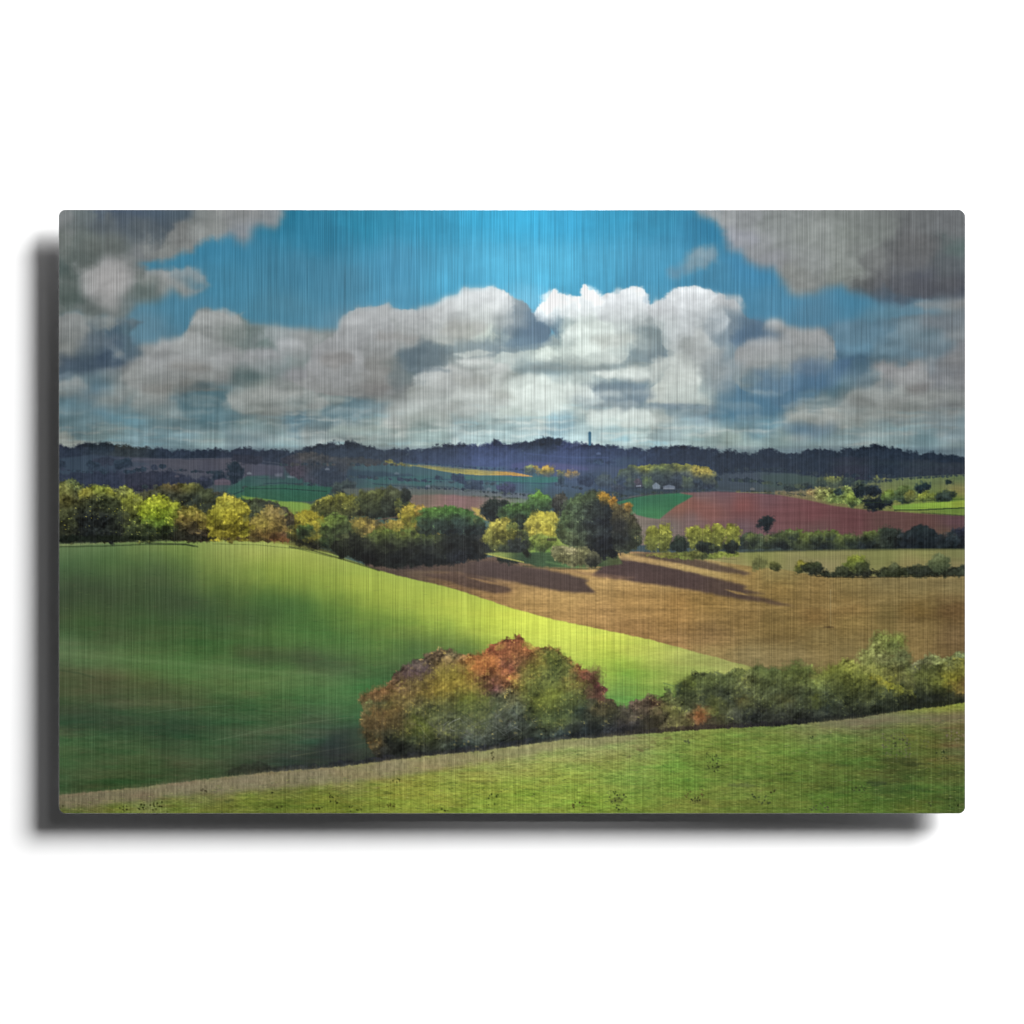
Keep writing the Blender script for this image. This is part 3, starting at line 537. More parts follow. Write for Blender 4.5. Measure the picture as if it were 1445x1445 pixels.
    line('526,683 568,686.5 640,688', '26363f', 1.2, .7); line('600,676 660,678 720,681 800,684', '2b4450', 1.6, .6)
    T(636, 669, 656, 680, '2c4048', '273648', '223040'); T(646, 669, 656, 679, '2b3c46', '253446', '223040'); T(612, 672, 628, 679, '2c3e48', '2a3a44', '24323e'); T(654, 678, 684, 694, '36444c', '2f3e4a', '2a3644', amp=.2)
    T(604, 685, 622, 695, '44504c', '3c4a4c', '33404a', amp=.2)
    shape('480,690 560,688 640,690 700,694 760,698 760,706 640,706 500,704', '520,694,565c52 600,696,5c6259 680,700,5d6467 740,700,5a6370', 1, 6, 1, seed=18, tex=.05, tcell=(24, 3))
    # blue haze slope under the middle of the ridge
    shape('600,640 640,642 700,645 760,640 840,642 900,650 880,660 800,656 730,655 690,664 620,656', '640,648,3a4866 700,652,485a82 760,648,3e4c72 840,650,3a4a6a', 4, 14, 4, seed=20, op=.45)
    shape('724,655 745,652 800,656 830,660 832,664 800,664 740,662 722,660', '740,657,4e4c78 800,660,57507c', 1, 8, 1.2, seed=21, op=.7)
    line('740,640 800,646 860,646', '4a5888', 2, .35); shape('850,655 880,645 900,646 910,652 880,660', '3f5660', 2, 8, 2, op=.4)
    T(741, 655, 757, 671, '7d8040', '646c40', '3c4a44', leaf=.45); T(753, 658, 764, 672, 'a08840', '7c7440', '4a5044'); T(760, 657, 784, 673, 'c09a42', '94843e', '505444'); T(782, 662, 800, 676, '9a8c44', '7c7a48', '4a5446')
    T(796, 664, 820, 676, 'b0884a', '8a7850', '58584c', amp=.25); T(786, 672, 798, 684, '35503f', '2c4240', '24323c')
    T(814, 668, 842, 688, '2f3e4c', '273446', '202a3a'); T(838, 670, 870, 690, '4c5648', '3f4c4c', '323e48', amp=.2); T(700, 682, 730, 698, '44405a', '3a3c54', '303848', amp=.2)
    foliage('866,680 876,664 890,657 905,658 925,655 955,654 980,657 1000,660 1012,672 1014,690 960,697 900,696 872,692', '885,662,5c6838 905,658,808238 930,660,6c7438 960,658,7c7c38 990,662,8a8038 900,675,3c4c3c 940,672,465240 980,674,465038 1000,684,2f3c3c 940,690,2b3840 890,690,2b3a44', 439, 1.6, 6, 6, .35, .3, 3, es=1.0)
    foliage('868,676 880,664 892,659 905,660 920,657 950,656 975,659 995,662 1008,672 1012,686 1000,694 960,694 930,692 900,692 875,690', '885,664,4f5a3c 910,660,8a8a3a 930,660,6f7a3c 960,660,7f803c 985,664,a09042 1003,672,8f8640 900,675,33404a 930,672,3c4844 960,674,36404a 985,680,2b3844 1000,690,2a3444 '
            '880,684,263446 900,690,263342 950,690,2a3440', 440, 2.2, 6, 7, .45, .35, 5)
    T(904, 672, 922, 692, '6f7f3a', '55683c', '344440'); T(880, 672, 900, 690, '55603c', '424e40', '2f3c40'); T(960, 672, 980, 690, '67703c', '505a40', '384440'); T(895, 676, 905, 690, '6a4a48', '4c4044', '343844')
    T(862, 684, 882, 698, '4a4c50', '343e4c', '283448'); T(990, 662, 1012, 682, 'a89444', '7c7840', '3c443c')
    line('873,703 930,697 1010,692 1060,695', '56606a', 1.2, .5); shape('850,695 900,690 1010,690 1010,697 930,700 870,704', '34444f', .8, 5, 1, seed=23, op=.6)
    shape('921,686 926,681.5 932,686 932,690.5 922,690.5', '7e8a92', soft=.5); line('921,686 926,681.5 932,686', 'a4a8aa', .9, .6); shape('936,687 944,684.5 953,686.5 953,690.5 937,690.5', '6c7480', soft=.5); line('936,690 952,690', 'a8aaae', 1.2, .7); line('898,686.5 905,686', '9aa0a8', 1.8, .7)
    # right woods and slopes
    foliage('1010,648 1060,646 1120,648 1200,645 1300,650 1370,655 1370,672 1310,672 1250,676 1205,682 1165,676 1120,668 1060,666 1010,672', '1050,655,202b3c 1150,660,1f2a3a 1200,668,2c2a38 1300,664,2a3038 1350,665,2c2e36 1250,660,1d2836', 450, 2, 6, 9, .15, .15)
    line('1170,655 1250,654 1362,658', '34443c', 4, .25, 2)
    shape(below('1104,693 1150,688 1204,684 1257,676.5 1309,672.7 1370,670', 730), '1120,700,776a4e 1150,694,6f6a4a 1200,690,707248 1260,684,717a3e 1300,680,728040 1350,676,6a7c3e 1350,690,8a7a46 1300,700,6a7840 1340,705,5c7c38 1240,700,6e7044', soft=.7, seed=25, tex=.07, tcell=(25, 3))
    line('1104,692 1204,683.5 1257,676 1370,669.5', '8f8f58', .8, .55)
    shape('1075,672 1110,668 1140,675 1165,684 1140,690 1100,690 1075,684', '3e5040', 2, 9, 2, seed=27, op=.6)
    T(1105, 684, 1130, 694, '3a463c', '2f3c3c', '2a3438'); T(1120, 682, 1150, 692, '44503c', '38443c', '2c3838')
    T(1150, 672, 1166, 690, '5c6638', '46523a', '333e38'); T(1162, 670, 1192, 688, '8c8a40', '68703c', '404a38', leaf=.45); T(1186, 672, 1208, 688, '3f4c38', '333f38', '283436'); T(1204, 678, 1224, 686, '5a6a38', '4a5a38', '3c4838')
    T(1230, 672, 1246, 682, '7c7c3e', '60683a', '444c38'); T(1244, 673, 1258, 681, '8a8040', '6a6c3c', '4a5038'); line('1256,670 1256,679', '7c7a44', 1.4, .7)

def scatter(top, bottom, n, r0, r1, seed, reach=12, op=.5, gain=(1.2, .72), step=0):
    """clumps of leaves, each in a colour found nearby, lighter high up and darker low down"""
    r = rs(seed); tp = pts_of(top); bt = pts_of(bottom)
    src = blur(IMG[::2, ::2], 1.5).copy()
    for i in range(n):
        x = r.uniform(tp[0][0], tp[-1][0]); ya = np.interp(x, [p[0] for p in tp], [p[1] for p in tp]); yb = np.interp(x, [p[0] for p in bt], [p[1] for p in bt])
        t = r.rand(); y = ya + t * (yb - ya); q = r.uniform(r0, r1) * (1 - .35 * (1 - t)); q2 = q * r.uniform(.55, .95)
        sx = np.clip(x + r.uniform(-reach, reach), X0 + 2, X0 + W - 4); sy = np.clip(y + r.uniform(-reach, reach) * .6, max(ya + 2, Y0), min(max(yb, ya + 3) - 1, Y0 + H - 4))
        c = src[int(sy - Y0) // 2, int(sx - X0) // 2]; lit = r.rand() > .25 + .5 * t
        c = np.clip(c * (gain[0] if lit else gain[1]) * r.uniform(.9, 1.1), 0, 1)
        foliage(ell(x - q, y - q2, x + q, y + q2, 10), '%02x%02x%02x' % tuple(int(v * 255) for v in c), seed + i, q * .42, q * .5 + 1, q * .7 + 2, .4, .45, es=max(1.1, q * .3), op=op)

def hedgerow(pl, size, cols, seed, gap=.35):
    """small bushes strung along a field edge"""
    p = pts_of(pl); r = rs(seed); cols = cols.split()
    for (xa, ya), (xb, yb) in zip(p, p[1:]):
        L = math.hypot(xb - xa, yb - ya); n = int(L / size * 1.1)
        for i in range(n):
            if r.rand() < gap: continue
            u = (i + r.rand()) / n; q = size * r.uniform(.5, 1.2); x = xa + u * (xb - xa); y = ya + u * (yb - ya)
            foliage(ell(x - q, y - q * r.uniform(.6, 1.1), x + q, y + q * .4, 9), cols[r.randint(len(cols))], seed + i, 1, 3, 3, .35, .3, es=.7, op=.9)

def far_hedges():
    for i, (pl, sz, c) in enumerate((('340,691 400,688 470,685', 4, '2b3a3c 25323a 34443c'), ('488,673 540,676 600,680 660,682 720,685', 3.5, '2b3a48 26343f 3a4a48'), ('560,689 640,691 700,696 760,701', 3, '33404a 2c3844 46504c'), ('1012,677 1060,680 1100,684 1150,690', 4.5, '2c3a3c 25323a 3c4a3c 4a5438'),
            ('1040,695 1090,696 1140,701', 3, '4a4a3c 3a4438 5c5c3c'), ('83,663 130,668 180,667 230,660', 5, '29343f 303444 2a3844'), ('240,664 300,668 345,672', 3.5, '2c3440 3a3840 26333a'), ('396,657 450,656 500,657 560,657', 3.5, '34403f 4a4238 2c3842'), ('868,702 920,697 960,694 1010,693', 3, '2b3844 36443f 3f4c40'),
            ('1190,686 1240,680 1300,675 1362,672', 3, '3f4c38 5a6238 303c38'), ('820,650 850,654 880,655', 5, '2b3a54 263450 33465c'), ('600,655 680,662 740,664', 2.5, '2c3a50 303f58'), ('1020,664 1100,664 1180,672 1260,674', 4.5, '1f2c3a 24303a 2c3438'), ('780,684 830,692 880,699', 4, '33444c 2b3844 44504c'),
            ('640,704 700,704 760,708', 4, '3a4a44 46503c 2f3c3c'), ('200,688 260,694 330,700', 5, '3c4238 4a4838 2c3434'), ('1110,757 1060,762 1040,764', 4, '3f4c38 56623a'))):
        hedgerow(pl, sz, c, 7000 + i * 31, .3)
    for x, y, c in ((352, 668, 'a0a0a4'), (462, 662, '8c9094'), (604, 686, '7c8088'), (1062, 690, '8a8478'), (845, 640, '6c7ca0'), (560, 668, '7c8c8c'), (250, 672, '6c5c60'), (690, 690, '70787c')):
        shape([(x - 3, y), (x, y - 1.8), (x + 3.5, y - .3), (x + 3.5, y + 2), (x - 3, y + 2)], c, soft=.5, op=.6)

def soil():
    """clods and furrows over the ploughed field, shadows included"""
    x0, y0, x1, y1 = 440, 485, W, 660; w, h = x1 - x0, y1 - y0
    v = IMG[y0:y1, x0:x1]; m = np.clip((v[..., 0] - v[..., 1]) * 14 - .3, 0, 1)
    ang = fbm(851, 160, 60, 2, .5, w, h)
    t = .55 * fbm(852, 26, 6, 4, .65, w, h) + .5 * fbm(853, 5, 2.4, 2, .7, w, h) + .5 * fbm(854, 120, 10, 3, .6, w, h)
    IMG[y0:y1, x0:x1] = v * (1 + .17 * t * m + .04 * m)[..., None] * (1 + m[..., None] * np.array([.0, .035, -.03], np.float32)) + (.02 * ang * m)[..., None] * np.array([1, .8, .5], np.float32)

def far_air():
    y = YY[300:410]; k = (.40 * np.clip((705 - y) / 25, 0, 1) * np.clip((y - 628) / 8, 0, 1))[..., None]
    gold = np.clip((IMG[300:410, :, :1] - IMG[300:410, :, 2:] - .12) * 4, 0, 1)
    k = k * (1 - .8 * gold)
    sheen = np.exp(-((XX[300:410] - 740) / 170) ** 2)[..., None]
    IMG[300:410] = IMG[300:410] * (1 - k) + (hexc('38485a') + sheen * (hexc('485c84') - hexc('354456'))) * k

def paint_fields():
    # reddish ploughed field and the green one beside it
    shape('873,709 890,702 917,698 955,696 1010,694 1060,696 1100,699 1140,706 1175,714 1215,719 1260,722 1300,725 1375,729 1375,770 1040,770 905,770 880,735',
          '990,700,6d5a60 960,712,7f564c 985,712,7c4f4a 1020,702,6b5058 1050,712,7a4a4c 1080,705,684a54 1100,720,6a454c 1060,728,6a474c 1150,728,6c434a 1200,735,634046 1250,738,5c4344 1300,745,5c4242 1350,740,57404a 1150,745,5f484a 1050,745,64505a 980,735,705c60 940,745,6e6464 910,738,736a66 1000,725,7d5250 1340,755,5a4a40',
          soft=.8, seed=30, tex=.07, tcell=(60, 3), warp=8)
    shape('868,710 890,703 917,699 940,697 958,696 979,700 968,707 955,714 942,724 931,733 915,731 899,727 886,716', '890,708,2c6650 920,704,336650 960,700,2f6c50 940,715,356a4e 915,725,3a7450 930,730,427c54', 0, 6, .7, seed=31, tex=.05, tcell=(30, 3))
    line('873,707 917,698 960,695.5', '283f48', 1.4, .7); line('1040,695.5 1100,696 1140,702', '8c7c58', 1.2, .5)
    foliage('1134,692 1150,688 1175,690 1195,688 1210,694 1218,704 1222,712 1212,716 1190,712 1165,708 1145,702', '1140,696,7c6a4c 1160,698,6a6e44 1180,702,5f7044 1200,700,6c7c44 1210,708,5a6a40', 460, 2.2, 5, 5, .5, .4, 3, 'a0a858', -.1)
    T = tree
    T(1176, 688, 1192, 700, '3a5048', '2f4040', '263438'); T(1194, 694, 1212, 716, '8a9848', '66783c', '3c4a38', leaf=.5); T(1200, 684, 1224, 702, '2c3c3c', '24323a', '1f2a38', leaf=.2); T(1218, 683, 1244, 702, '2a383c', '232f3a', '1e2936', leaf=.2)
    T(1214, 700, 1260, 722, '2a3638', '202b36', '1b2633', leaf=.2, amp=.25); T(1241, 690, 1266, 710, '7a8c3e', '566a38', '34443a', leaf=.5); T(1262, 686, 1292, 710, '5a6a3a', '44563a', '2c3a38', leaf=.45); T(1276, 692, 1294, 712, '74743c', '58603a', '38423a')
    T(1290, 680, 1316, 698, '2a4440', '23343c', '1e2c36', leaf=.2); T(1294, 694, 1312, 710, '93983e', '6c783a', '3c4a38', leaf=.5); T(1308, 696, 1326, 708, '87903f', '5c6a38', '384438'); T(1322, 690, 1350, 710, '3c4a38', '2e3c3a', '243036'); T(1332, 676, 1346, 685, '2c4038', '243436', '203034')
    shape('1259,714 1291,711 1330,709 1375,706 1375,716 1314,718 1282,721 1262,719', '1270,716,6c8c3c 1320,713,7c9c3c 1360,711,84963c', 0, 5, .7, seed=33, tex=.08, tcell=(20, 2))
    line('1262,720.5 1300,720 1375,716.5', '2b3c2c', 1.6, .8); line('1300,724 1375,729', '3c4438', 1.2, .6); line('1215,710 1260,709 1375,704', '2c3c28', 1.2, .5)
    T(1069, 727, 1091, 751, '263438', '202c36', '1c2632', leaf=.15, amp=.15); line('1080,752 1096,752', '3a3a40', 2, .5, 1)
    # hedge line across the right
    foliage(below('1030,765 1042,757 1060,752 1080,755 1100,752 1118,750 1128,746 1138,752 1150,750 1165,750 1178,748 1188,756 1200,753 1215,756 1228,749 1236,752 1240,745 1262,746 1280,752 1290,744 1300,742 1312,744 1320,754 1332,756 1342,750 1362,744 1375,744', 776),
            '1040,770,27323a 1060,760,46543c 1080,764,3c4a38 1110,756,4a5838 1128,750,5c6a38 1150,756,5a683a 1175,754,5c6c38 1205,756,4c5a38 1228,752,5f6e3a 1250,755,2c3634 1300,755,222c34 1340,756,26303a 1100,772,232c34 1160,770,222b32 1220,768,212a33 1280,768,1e2732 1340,770,1e2730 1360,750,22263a', 470, 2.5, 7, 10, .35, .22, 5)
    for x, y, w in ((1118, 747, 20), (1150, 750, 24), (1172, 748, 20), (1228, 749, 24), (1060, 753, 22), (1085, 756, 20), (1200, 754, 20)):
        T(x - w / 2, y, x + w / 2, y + w * .85, '66743e', '3c4a36', '242e32', amp=.3, leaf=.3)
    T(1286, 743, 1322, 776, '28343a', '202a34', '1c2630', leaf=.15, amp=.15); T(1328, 752, 1356, 776, '2c3840', '242e38', '1e2830', leaf=.15)
    scatter('1045,758 1130,750 1200,754 1250,750 1300,748 1362,750', '1045,772 1200,773 1362,772', 80, 3, 6, 3900, 8, .5)
    # beige meadow below it
    shape('880,784 930,780 990,781 1045,780 1100,778 1200,776 1290,775 1375,775 1375,816 1000,812', '900,786,7c7848 960,786,807c50 1000,790,8c8558 1050,790,83804f 1060,782,79804a 1150,785,7c7c4e 1150,797,84795a 1250,782,75784a 1300,780,7b7c4c 1290,795,80764f 1350,785,6d7048 1350,797,7a7050 1040,800,8f8358', soft=.8, seed=35, tex=.06, tcell=(40, 3))
    line('1050,779 1200,776.5 1362,775.5', '2b3428', 2, .5, 1)
    # big ploughed field
    shape('520,786 600,790 700,786 860,780 900,779 950,783 1000,790 1040,797 1070,801 1105,804 1140,810 1180,814 1375,812 1375,1000 700,1000 500,830',
          '560,798,50423f 600,808,5f4d44 640,820,7a5c46 700,800,5d4a48 700,835,977250 740,850,a27e55 780,800,8a6a4c 800,840,a88358 850,830,a9845a 850,870,a67f58 900,790,a58259 900,850,a07a50 900,890,95704d 950,800,a3855c 960,850,946f45 950,880,8d6a44 950,905,967250 '
          '1000,800,9a8058 1000,850,87683f 1000,900,86684a 1000,925,9a805a 1050,820,8d7048 1050,870,7d6240 1060,930,857354 1100,830,816640 1100,810,8a7850 1100,880,77603e 1150,830,7d6442 1150,870,775c3c 1160,900,7f6a48 1120,930,7c6a4c 1200,825,7c6846 1200,860,7a6040 1200,880,7f6844 '
          '1200,920,7a6848 1250,820,7a6a4a 1250,870,6c5c3c 1300,830,7a6a4a 1300,860,6f5838 1300,890,735e40 1350,830,77684a 1350,860,684f38 1350,900,6c5640 1280,900,7a6444', soft=.7, seed=36, tex=.09, tcell=(70, 3.5), warp=10, toct=4)
    b = (480, 515, W, 660); t = fbm(801, 34, 2.2, 3, .7, b[2] - b[0], b[3] - b[1]); msk = (YY[b[1]:b[3], b[0]:b[2]] > 815).astype(np.float32)
    IMG[b[1]:b[3], b[0]:b[2]] *= (1 + .045 * t * msk)[..., None]
    for i, (x, y, L) in enumerate(((1190, 852, 120), (1300, 872, 120), (1260, 848, 90), (1090, 905, 110), (1240, 895, 80), (1140, 880, 70), (1330, 850, 60), (1000, 880, 90))):
        shape([(x - L / 2, y + 4), (x, y - 1), (x + L / 2, y - 5), (x + L / 2, y - 3), (x, y + 2), (x - L / 2, y + 6)], '5c4832' if i % 2 else 'a08860', 4, 12, 2.2, seed=820 + i, op=.35)
    # shadows the tree clump throws across it
    SH = '513f40'
    shape('540,795 600,790 690,792 760,802 800,810 834,820 826,823 842,838 800,836 760,829 720,820 668,812 640,808 600,806 560,803', '560,798,40363a 620,798,4f403e 700,800,4f4043 780,818,4c3e42', 1.6, 10, 1.5, seed=41, op=.93)
    shape('640,808 668,811 700,822 719,829 724,834 716,836 700,838 670,832 630,820 590,811', SH, 1.5, 9, 1.5, seed=42, op=.8)
    shape('655,814 700,822 715,828 690,824', '8f6c50', .5, 5, .8, seed=43, op=.8)
    shape('862,790 880,787 910,794 960,804 1000,814 1034,822 1056,828 1048,831 1082,839 1050,838 1040,836 1085,846 1124,857 1098,854 1040,845 1000,838 960,830 900,822 860,816 835,812 850,800', '880,800,49393f 960,815,49393e 1040,830,4e3e3e 1090,850,5a473f', 1.4, 10, 1.5, seed=44, op=.95)
    shape('1022,832 1045,836 1060,841 1040,839', '94744c', .5, 5, .6, seed=45, op=.8)
    shape('888,781 920,780 960,785 1000,793 1035,802 1062,810 1050,812 1000,805 960,797 920,789', '920,785,50403f 1000,799,54443f', 1.2, 9, 1.5, seed=46, op=.92)
    shape('868,786 900,786 940,792 990,802 1030,812 1060,820 1052,821 1000,812 950,802 900,793 870,790', '900,789,a88560 1000,808,a08255', .8, 8, .8, seed=47, op=.6)
    shape('800,806 850,810 900,816 880,818 850,816', '7c5c50', 1, 6, 1.2, seed=48, op=.5)
    # pole in the ploughed field
    line('1172.6,833 1172.8,884', 'b4b098', 1.6, .85, .35); shape('1161,885 1170,884 1179,885 1172,886.8 1164,886', '4a3a2c', 1, 4, .6, seed=49, op=.75)

def paint_meadow():
    top = '83,768 140,765 200,762.5 250,761 290,760.5 340,761 380,763 410,767 440,773 470,782 502,793 537,806 560,812 588,819 639,831 677,843 719,857.5 775,873 826,884 875,894 918,903 976,919 1015,929 1054,940 1090,952 1160,975 1375,1000'
    cp = ('90,772,5c7450 130,775,5a7650 200,770,66804c 260,768,6f8a48 320,768,8a9c58 380,770,98a85c 430,778,93a350 90,790,466848 150,790,46683f 120,815,3d523b 90,830,3b483a 150,830,3c4a38 200,800,4d6c42 260,795,5c7842 300,785,788c4a 350,785,93a252 400,795,94a64e '
          '440,800,90a24a 200,825,42523a 250,825,4a603c 300,820,5e7840 350,815,7c9446 400,820,7d9840 330,845,48633a 280,850,39503a 380,850,446c3a 200,860,3a5c38 120,870,3e5c38 90,880,43503a 300,880,3a5a38 350,880,3a5338 420,860,3f6c3a 460,830,82a044 500,825,98ae48 '
          '540,830,9bb24a 480,860,5f843c 520,855,84a242 560,850,9cb44a 600,860,a4bc4c 640,858,b2c650 560,875,749440 520,885,4c743a 440,890,3d6a3a 600,885,7f9f42 620,905,52743c 660,880,a8c04c 700,875,c2d650 740,880,d4e65a 780,885,d6e65c 820,895,cede60 860,905,c8da58 '
          '700,895,a4be4a 740,905,a8c450 780,905,bcd258 820,915,bccf58 860,925,a4c04c 900,915,b4c45a 930,925,a4b45c 970,930,a4a962 1010,938,9a9c5e 880,945,86b248 850,950,8ab44c 900,960,78aa48 930,950,98ac54 970,950,90a050 890,975,62a04c 870,985,589450 920,980,6a9c48 '
          '650,920,4c6c40 580,920,41623c 520,920,42703c 460,910,44723c 400,900,44703a 340,905,3f6438 280,900,3e6038 220,905,3c5636 160,900,405038 100,900,3a5838 90,922,507054 130,928,4d6c48 180,932,4c6e44 250,942,466e3e 320,948,4c7042 400,950,467040 480,940,3f5c42 '
          '540,945,355a3a 440,930,3c5540 380,925,3a5238 300,925,395c36 90,945,44503a 140,950,4a4a38 200,958,466038 100,975,3c5038 160,990,3c4a38 220,985,3f4f38 280,970,44683c 360,965,43703c 430,970,3d7040 500,975,34713f 505,1000,2f6a42 450,1000,345f40 380,995,3a5a3c '
          '300,1000,35543a 230,1010,2e4736 150,1010,2f4236 90,1015,2d4438 250,1035,2b4234 180,1040,325238 100,1045,38583a 320,1030,2f503a 400,1030,34503a 340,1050,3f4a3c 450,1030,324a40 500,1030,34483e 300,1070,34543a 200,1075,38482f 120,1080,3b4a35 90,1100,345038 '
          '213,809,445640 270,816,4a6240 330,832,46643a 400,852,42683a 455,868,4a723a 165,792,4a6642 130,800,426040 380,870,3c5c38 520,885,587c3c 570,893,6c8c40 620,890,90b04a 300,860,3a5438 240,840,3c4e3a '
          '380,1060,3a4840 430,1055,2e4240 400,1075,2b3338 350,1085,333c34 270,1095,35412f 460,1060,2c3838 500,1055,364a3c 480,1070,323c32 150,1105,38482f 540,1040,35503c 560,1060,2f3c34')
    b, m = pmask(below(top, 1160), 1.2, 9, .6, 51)
    col = field(cp, b, 18, 50, 52, 3.5, 4, 3.2, 2.2)
    w, h = b[2] - b[0], b[3] - b[1]
    yy = YY[b[1]:b[3], b[0]:b[2]]
    near = np.clip((yy - 800) / 250, .15, 1)
    t = .6 * fbm(53, 60, 8, 4, .6, w, h) + .6 * fbm(54, 11, 2.4, 3, .75, w, h) + .35 * fbm(55, 120, 26, 3, .5, w, h)
    col = col * (1 + .20 * t * near)[..., None]
    hue = fbm(56, 90, 14, 4, .6, w, h)[..., None] * near[..., None] * .075
    col = col + np.array([1, -.15, .15], np.float32) * hue
    comp(b, m, col)
    x0_, y0_, x1_, y1_ = b; v = IMG[y0_:y1_, x0_:x1_]; k = (np.clip((yy - 860) / 120, 0, 1) * np.clip((760 - XX[y0_:y1_, x0_:x1_]) / 260, 0, 1) * m)[..., None]
    g_ = v.mean(-1, keepdims=True); IMG[y0_:y1_, x0_:x1_] = v + k * ((g_ - v) * .12 + np.array([.028, .036, .010], np.float32))
    for pl, c, o in (('83,914 200,926 330,938 480,962 600,990 600,1006 470,990 330,966 200,952 83,936', '5c7c52', .34), ('330,880 450,895 560,915 640,930 620,944 520,934 400,914 320,896', '567c44', .28), ('83,958 200,962 300,975 300,990 180,990 83,985', '4c4c38', .4),
                     ('320,917 445,922 520,936 440,940 330,932', '4a4438', .34), ('83,1000 200,1008 300,1020 300,1040 180,1030 83,1022', '2a3e32', .4), ('180,1052 320,1040 430,1046 380,1062 240,1072', '42543c', .35), ('83,1060 180,1056 220,1075 120,1090 83,1088', '3f5a3a', .4), ('83,835 190,828 290,842 240,872 83,868', '3a4636', .35), ('500,985 560,1000 540,1030 470,1010', '35603e', .3)):
        shape(pl, c, 14, 40, 8, seed=len(pl) + int(c, 16) % 97, op=o, tex=.08, tcell=(24, 5))
    # field edge along the tree row, double track
    shape('83,762 160,760 230,757 290,757 360,758 410,762 460,776 500,790 470,782 430,774 380,765 300,763 200,765 130,769 83,772', '100,766,6c7c54 200,762,606c46 300,760,7c8844 380,762,84803c 440,772,50502f', .8, 8, .7, seed=57, op=.85)
    line('83,767 130,765.5 190,763.5 240,762.5', '2f3a30', 2, .75, .7); line('83,772 150,771 210,768.5 262,769 275,771.5', '35452f', 1.6, .8, .6); line('205,767 262,768.5 280,772', '28322a', 1.8, .6, .6); line('300,768 360,769 420,775 470,787', '4c5a34', 1.1, .45)
    line('408,772 440,777 475,787 502,795 537,806', '2c2c24', 2.0, .65, .7)
    strokes(1500, (83, 800, 900, 1115), '24382c 2c4030 1f3428 304a30', (2, 9), 1, -.02, 58, .16, lambda x, y: y > 800 + max(0, (x - 300) * .42))
    strokes(900, (83, 820, 620, 1100), '5a7a48 66844c 56724a 704c48', (2, 9), 1, -.03, 59, .16)
    line('83,921 150,928 220,934 320,944 420,951 500,956', '6c8a60', 2.5, .30, 2); line('83,946 110,950 135,957', '2c4030', 1.6, .5, 1)
    line('210,1006 260,1000 330,996', '4c6850', 1, .5); line('350,1034 420,1022 500,1012', '5a6c54', 1.1, .5); line('410,1068 470,1058 500,1052 520,1048', '5c6450', 1.6, .45)
    line('300,1046 360,1034 400,1028', '5a7058', 1, .4)
    shape('470,1030 500,1026 530,1020 540,1040 540,1075 470,1082 420,1084 400,1078 440,1062', '430,1070,2e3432 480,1060,282c38 520,1050,323e38 500,1075,2f2e34', 6, 12, 6, seed=60, op=.55)
    foliage('340,1080 370,1076 385,1082 375,1090 340,1094 310,1096', '2e2f2c', 61, 4, 6, 5, .3, .4, op=.45, es=2.5)

